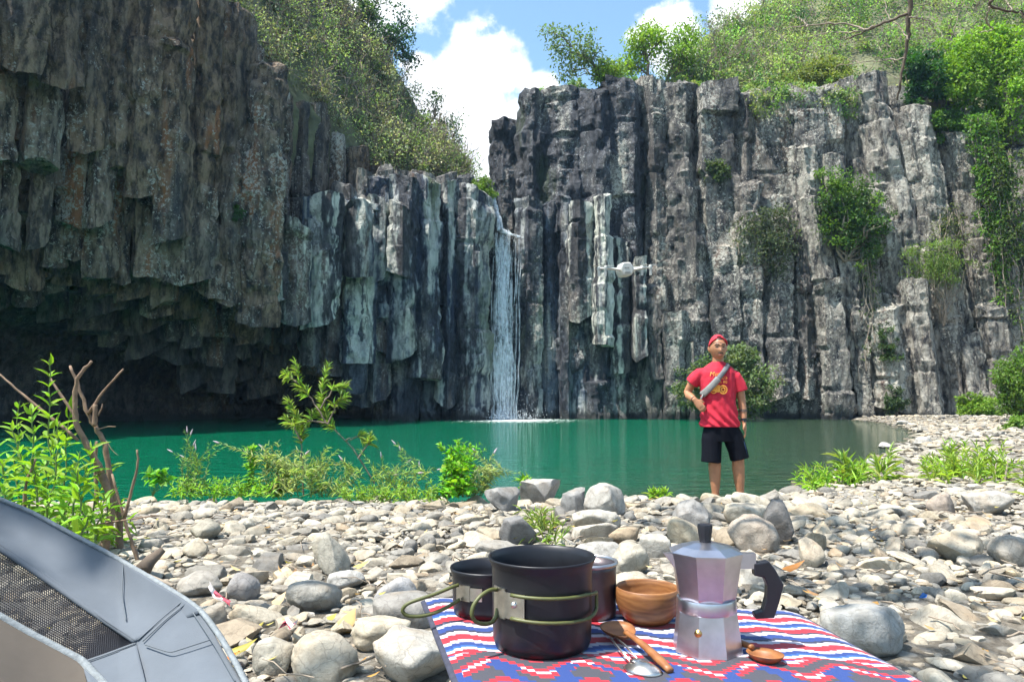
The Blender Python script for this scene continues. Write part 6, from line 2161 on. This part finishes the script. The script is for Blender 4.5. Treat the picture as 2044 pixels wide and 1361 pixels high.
for sx in (-1, 1):
    for sy, y1, z1 in ((-1, -.075, -.004), (1, .080, .010)):
        a, c = np.array([sx * .028, sy * .045, z1 - .006]), np.array([sx * .112, y1, z1 + .004])
        arm = MB().tube([a, a * .6 + c * .4 + np.array([0, 0, .001]), c], [.009, .0075, .0065], 4, flat=.8).build('arm', M['dr'], dr, sharp=30)
        mo_ = MB().lathe([(0, -.010), (.0085, -.010), (.0095, -.006), (.0095, .004), (.008, .008), (.004, .011), (0, .0115)], c=tuple(c), n=18).build('motor', M['dr2'], dr, sharp=40)
        MB().box(c + np.array([sx * .001, 0, -.024]), (.009, .012, .034), taper=1.1).build('landing_leg', M['dr'], dr, smooth=False)
        ang = {(-1, -1): .1, (1, -1): -.15, (-1, 1): .5, (1, 1): 2.6}[(sx, sy)]
        for bl_ in (0, PI):
            dv = np.array([math.cos(ang + bl_), math.sin(ang + bl_), 0]); sd = np.array([-dv[1], dv[0], .25])
            Gd = np.array([[c + np.array([0, 0, .011]) + dv * t * .046 + sd * w * s for s in (-1, 0, 1)] for t, w in ((.05, .002), (.25, .005), (.6, .0045), (.9, .003), (1, .001))])
            MB().grid(Gd).build('rotor_blade', M['dr2'], mo_)
MB().box((0, .075, -.016), (.022, .018, .020)).build('camera_gimbal', M['dr2'], dr, smooth=False)

# ------------------------------------------------------------------ the tree overhead
rs = np.random.default_rng(64)
tb0 = np.array([6.2, 3.2, gz(6.2, 3.2)])
ot = empty('overhanging_tree', tuple(tb0), 'tree whose bare branches hang into the top right corner', 'tree')
M['bark2'] = simple('dark_bark', (.10, .075, .055), .9, noise=.4, nscale=10, bump=.6, bscale=30, bdist=.01)
fork = np.array([5.4, 3.4, 4.8])
MB().tube(wig(rs, (0, 0, -.1), fork - tb0, 8, .03), np.linspace(.24, .15, 8), 12).build('trunk', M['bark2'], ot)
hub = P(1818, -60, 7.0)
limbs = [(fork, hub, .11, .05), (fork, np.array([1.0, 2.0, 5.6]), .12, .06), (np.array([1.0, 2.0, 5.6]), np.array([-3.4, 1.6, 5.2]), .06, .03), (np.array([1.0, 2.0, 5.6]), np.array([-1.4, 3.0, 5.3]), .045, .02),
         (np.array([-1.2, 1.75, 5.4]), np.array([-3.0, .6, 5.0]), .035, .015), (fork, P(2060, -40, 6.2), .05, .03)]
for a, b, r0, r1 in limbs:
    MB().tube(wig(rs, a - tb0, b - tb0, 9, .03), np.linspace(r0, r1, 9), 10).build('limb', M['bark2'], ot)


def hang(pts, r0, r1, d):
    p = np.array([P(x, y, d + dz) for (x, y), dz in zip(pts, np.linspace(0, .3, len(pts)))]) - tb0
    n = 24; t = np.linspace(0, 1, len(p)); tt = np.linspace(0, 1, n)
    c = np.stack([np.interp(tt, t, p[:, i]) for i in range(3)], 1)
    for _ in range(2):
        c[1:-1] = (c[:-2] + 2 * c[1:-1] + c[2:]) / 4
    c[1:] += rs.normal(0, .006, c[1:].shape)
    MB().tube(c, np.linspace(r0, r1, n), 7).build('branch', M['bark2'] if r0 > .014 else M['twig'], ot)


hang([(1818, -60), (1816, 0), (1814, 53), (1812, 95), (1798, 152), (1790, 200)], .028, .010, 7.0)
hang([(1812, 28), (1780, 40), (1744, 55), (1715, 68), (1687, 80)], .016, .007, 7.0)
hang([(1744, 53), (1725, 62), (1711, 53), (1670, 46), (1613, 53), (1565, 58)], .013, .005, 7.0)
hang([(1720, 62), (1690, 66), (1650, 65), (1612, 76)], .008, .003, 7.05)
hang([(1613, 53), (1602, 42), (1590, 32)], .006, .003, 7.0)
hang([(1815, 35), (1845, 38), (1866, 55)], .008, .004, 7.0)
hang([(1813, 80), (1800, 60), (1770, 30), (1765, -10)], .007, .004, 7.0)
hang([(1806, 118), (1770, 120), (1720, 125), (1670, 132)], .007, .003, 7.1)
hang([(1720, 125), (1690, 118), (1662, 140)], .004, .002, 7.1)
hang([(2060, -40), (1980, -6), (1974, 16), (2036, 25), (2070, 34)], .016, .008, 6.2)
hang([(1974, 14), (1968, 45), (1985, 60), (1955, 66)], .008, .004, 6.2)
hang([(2020, 22), (2010, 5), (1995, -30)], .007, .004, 6.2)
hang([(2036, 25), (2052, 60), (2080, 70)], .006, .003, 6.2)
cen = []
for k in range(150):
    x, y = rs.uniform(-3.0, .6), rs.uniform(.3, 4.2)
    cen.append((x, y, 5.2 + rs.normal(0, .25)))
cen = np.array(cen)
# leave the light through over the mat and the middle of the bank
sh = cen[:, :2] - np.array([SUN.x, SUN.y]) / SUN.z * (cen[:, 2:3] - .7)
onmat = (np.abs(sh[:, 0] - .25) < .5) & (np.abs(sh[:, 1] - 1.0) < .45)
mid = (sh[:, 0] < .75) & (sh[:, 1] > 1.5)
keep = ~(onmat | mid)
cen = cen[keep] - tb0
V, Fc = leaf_cloud(rs, cen, .24, 22, .11, .5)
foliage_obj('crown', V, Fc, cols_for(rs, [.07, .14, .03], len(cen), 22, 4), ot)

# ------------------------------------------------------------------ litter
M['litter'] = leaf_mat('dry_leaf', None, .2, .3)
rs = np.random.default_rng(8)
n = 420
y = 1.9 + rs.random(n) ** 1.3 * 4.6
x = rs.uniform(-.72, .72, n) * y
zz = ground_z(x, y) + rs.uniform(.01, .07, n)
a = rs.uniform(0, 2 * PI, n)
D = np.stack([np.cos(a), np.sin(a), rs.normal(0, .12, n)], 1)
U = unit(np.array([0, 0, 1.0]) + rs.normal(0, .22, (n, 3)))
L = rs.uniform(.02, .055, n)
V, Fc = inst((T_LA[0] * np.array([1, 1, -.6]), T_LA[1]), np.stack([x, y, zz], 1), D, U, L, L * rs.uniform(.2, .5, n))
pal = np.array([(.42, .29, .14), (.36, .22, .10), (.50, .38, .20), (.28, .16, .08), (.46, .25, .07), (.48, .40, .10)])
me = mesh_np('leaf_litter', V, Fc, True); col_attr(me, np.repeat(pal[rs.integers(0, 6, n)], 8, 0))
lo = link('leaf_litter', me, M['litter'])
tag(lo, 'dry tan leaves scattered between the stones', 'leaf litter', None, 'stuff')
mb = MB()
for k in range(170):
    yy_ = 1.9 + rs.random() ** 1.3 * 4.5; xx = rs.uniform(-.7, .7) * yy_
    a = rs.uniform(0, 2 * PI); Lk = rs.uniform(.05, .22)
    p = np.array([xx, yy_, gz(xx, yy_) + rs.uniform(.02, .06)]); q = p + np.array([math.cos(a) * Lk, math.sin(a) * Lk, rs.normal(0, .02)])
    mb.tube(wig(rs, p, q, 5, .06), rs.uniform(.0012, .004), 4)
tw = mb.build('twig_litter', M['twig'])
tag(tw, 'thin dry twigs lying among the stones', 'twigs', None, 'stuff')


def single_leaf(label, px, py, L, col, ang, group=None, w=.35, lift=.05):
    q = PZ(px, py, .345)
    V, Fc = inst((T_LA[0] * np.array([1, 1, -.9]), T_LA[1]), np.zeros((1, 3)), np.array([[math.cos(ang), math.sin(ang), .12]]), np.array([[.1, -.5, 1.0]]), L, L * w)
    me = mesh_np('fallen_leaf', V, Fc, True); col_attr(me, np.repeat(np.array([col]), 8, 0))
    o = link('fallen_leaf', me, M['litter'], None, (q[0], q[1], q[2] + .0))
    tag(o, label, 'leaf', 'fallen leaves')


single_leaf('long yellow green fallen leaf beside the chair corner', 452, 1300, .085, (.33, .28, .05), .35)
single_leaf('orange fallen leaf below the yellow one by the chair', 455, 1305, .06, (.55, .17, .03), -.6, w=.6)
single_leaf('orange fallen leaf right of the coffee pot handle', 1560, 1135, .10, (.50, .20, .05), .1)
single_leaf('tan upright fallen leaf among the near stones', 680, 1250, .09, (.52, .34, .15), 1.3, w=.6)
single_leaf('small yellow fallen leaf lying on the grey stones left of the pot', 705, 1130, .07, (.60, .48, .10), .2)
single_leaf('tan curled leaf standing beside the round dark pebble', 543, 1205, .07, (.55, .42, .25), 1.2, w=.5)
M['wrap'] = simple('white_red_wrapper', (.58, .52, .52), .4, noise=.3, nscale=60)
M['wrapr'] = simple('red_wrapper', (.42, .06, .09), .4, noise=.5, nscale=50)
for lab, pts, ms in (('crumpled red and white wrapper between dark pebbles by the chair', [(417, 1165), (430, 1188), (448, 1196), (462, 1206)], ('wrap', 'wrapr')),
                     ('crumpled red wrapper scrap among the middle stones', [(560, 1246), (572, 1240), (585, 1250), (592, 1243)], ('wrapr', 'wrap'))):
    p = np.array([PZ(a, b, .37) for a, b in pts]); e = empty('candy_wrapper', tuple(p[0]), lab, 'wrapper', 'litter on the stones')
    for k, (i0, i1) in enumerate(((0, 3), (1, 4))):
        q = p[i0:i1] - p[0]
        Gd = np.stack([q + rs.normal(0, .004, q.shape) + np.array([0, s * .008, s * .006 + .003 * k]) for s in (-1, 0, 1)], 1)
        MB().grid(Gd).build('film', M[ms[k]], e, smooth=False)
q = PZ(1841, 1192, .36)
Gd = np.array([[(-.012, 0, 0), (0, -.004, .018)], [(.002, .006, -.004), (.014, 0, .012)], [(.014, 0, 0), (.020, .003, .010)]])
o = MB().grid(Gd).build('blue_scrap', simple('blue_plastic', (.02, .16, .55), .4), None, tuple(q), smooth=False)
tag(o, 'small blue plastic scrap on the right stones', 'scrap')
# driftwood stub near the branches
p = np.array([PZ(283, 1140, .33), PZ(300, 1118, .36), PZ(326, 1096, .40)]); b_ = p[0].copy()
o = MB().tube(p - b_, [.035, .026, .014], 9).build('driftwood', M['bark2'], None, tuple(b_))
tag(o, 'short dark driftwood stub pointing up right of the branches', 'driftwood')
p = np.array([PZ(205, 1108, .34), PZ(270, 1140, .36), PZ(345, 1168, .37)]); b_ = p[0].copy()
o = MB().tube(p - b_, [.014, .012, .006], 7).build('stick', M['twig'], None, tuple(b_))
tag(o, 'pale stick lying from the branches down to the stones', 'stick')

# ------------------------------------------------------------------ air
hz_m = bpy.data.materials.new('humid_air')
hz_m.use_nodes = True
_nt = hz_m.node_tree
_nt.nodes.clear()
_o = _nt.nodes.new('ShaderNodeOutputMaterial')
_v = _nt.nodes.new('ShaderNodeVolumePrincipled')
_v.inputs['Color'].default_value = (0.42, 0.68, 1.0, 1)
_v.inputs['Density'].default_value = 0.0004
_v.inputs['Anisotropy'].default_value = 0.3
_nt.links.new(_v.outputs[0], _o.inputs['Volume'])
hz = MB().box((0, 20, 14.5), (170, 130, 35)).build('haze', hz_m, smooth=False)
tag(hz, 'thin bluish humid air filling the gorge', 'haze', None, 'stuff')
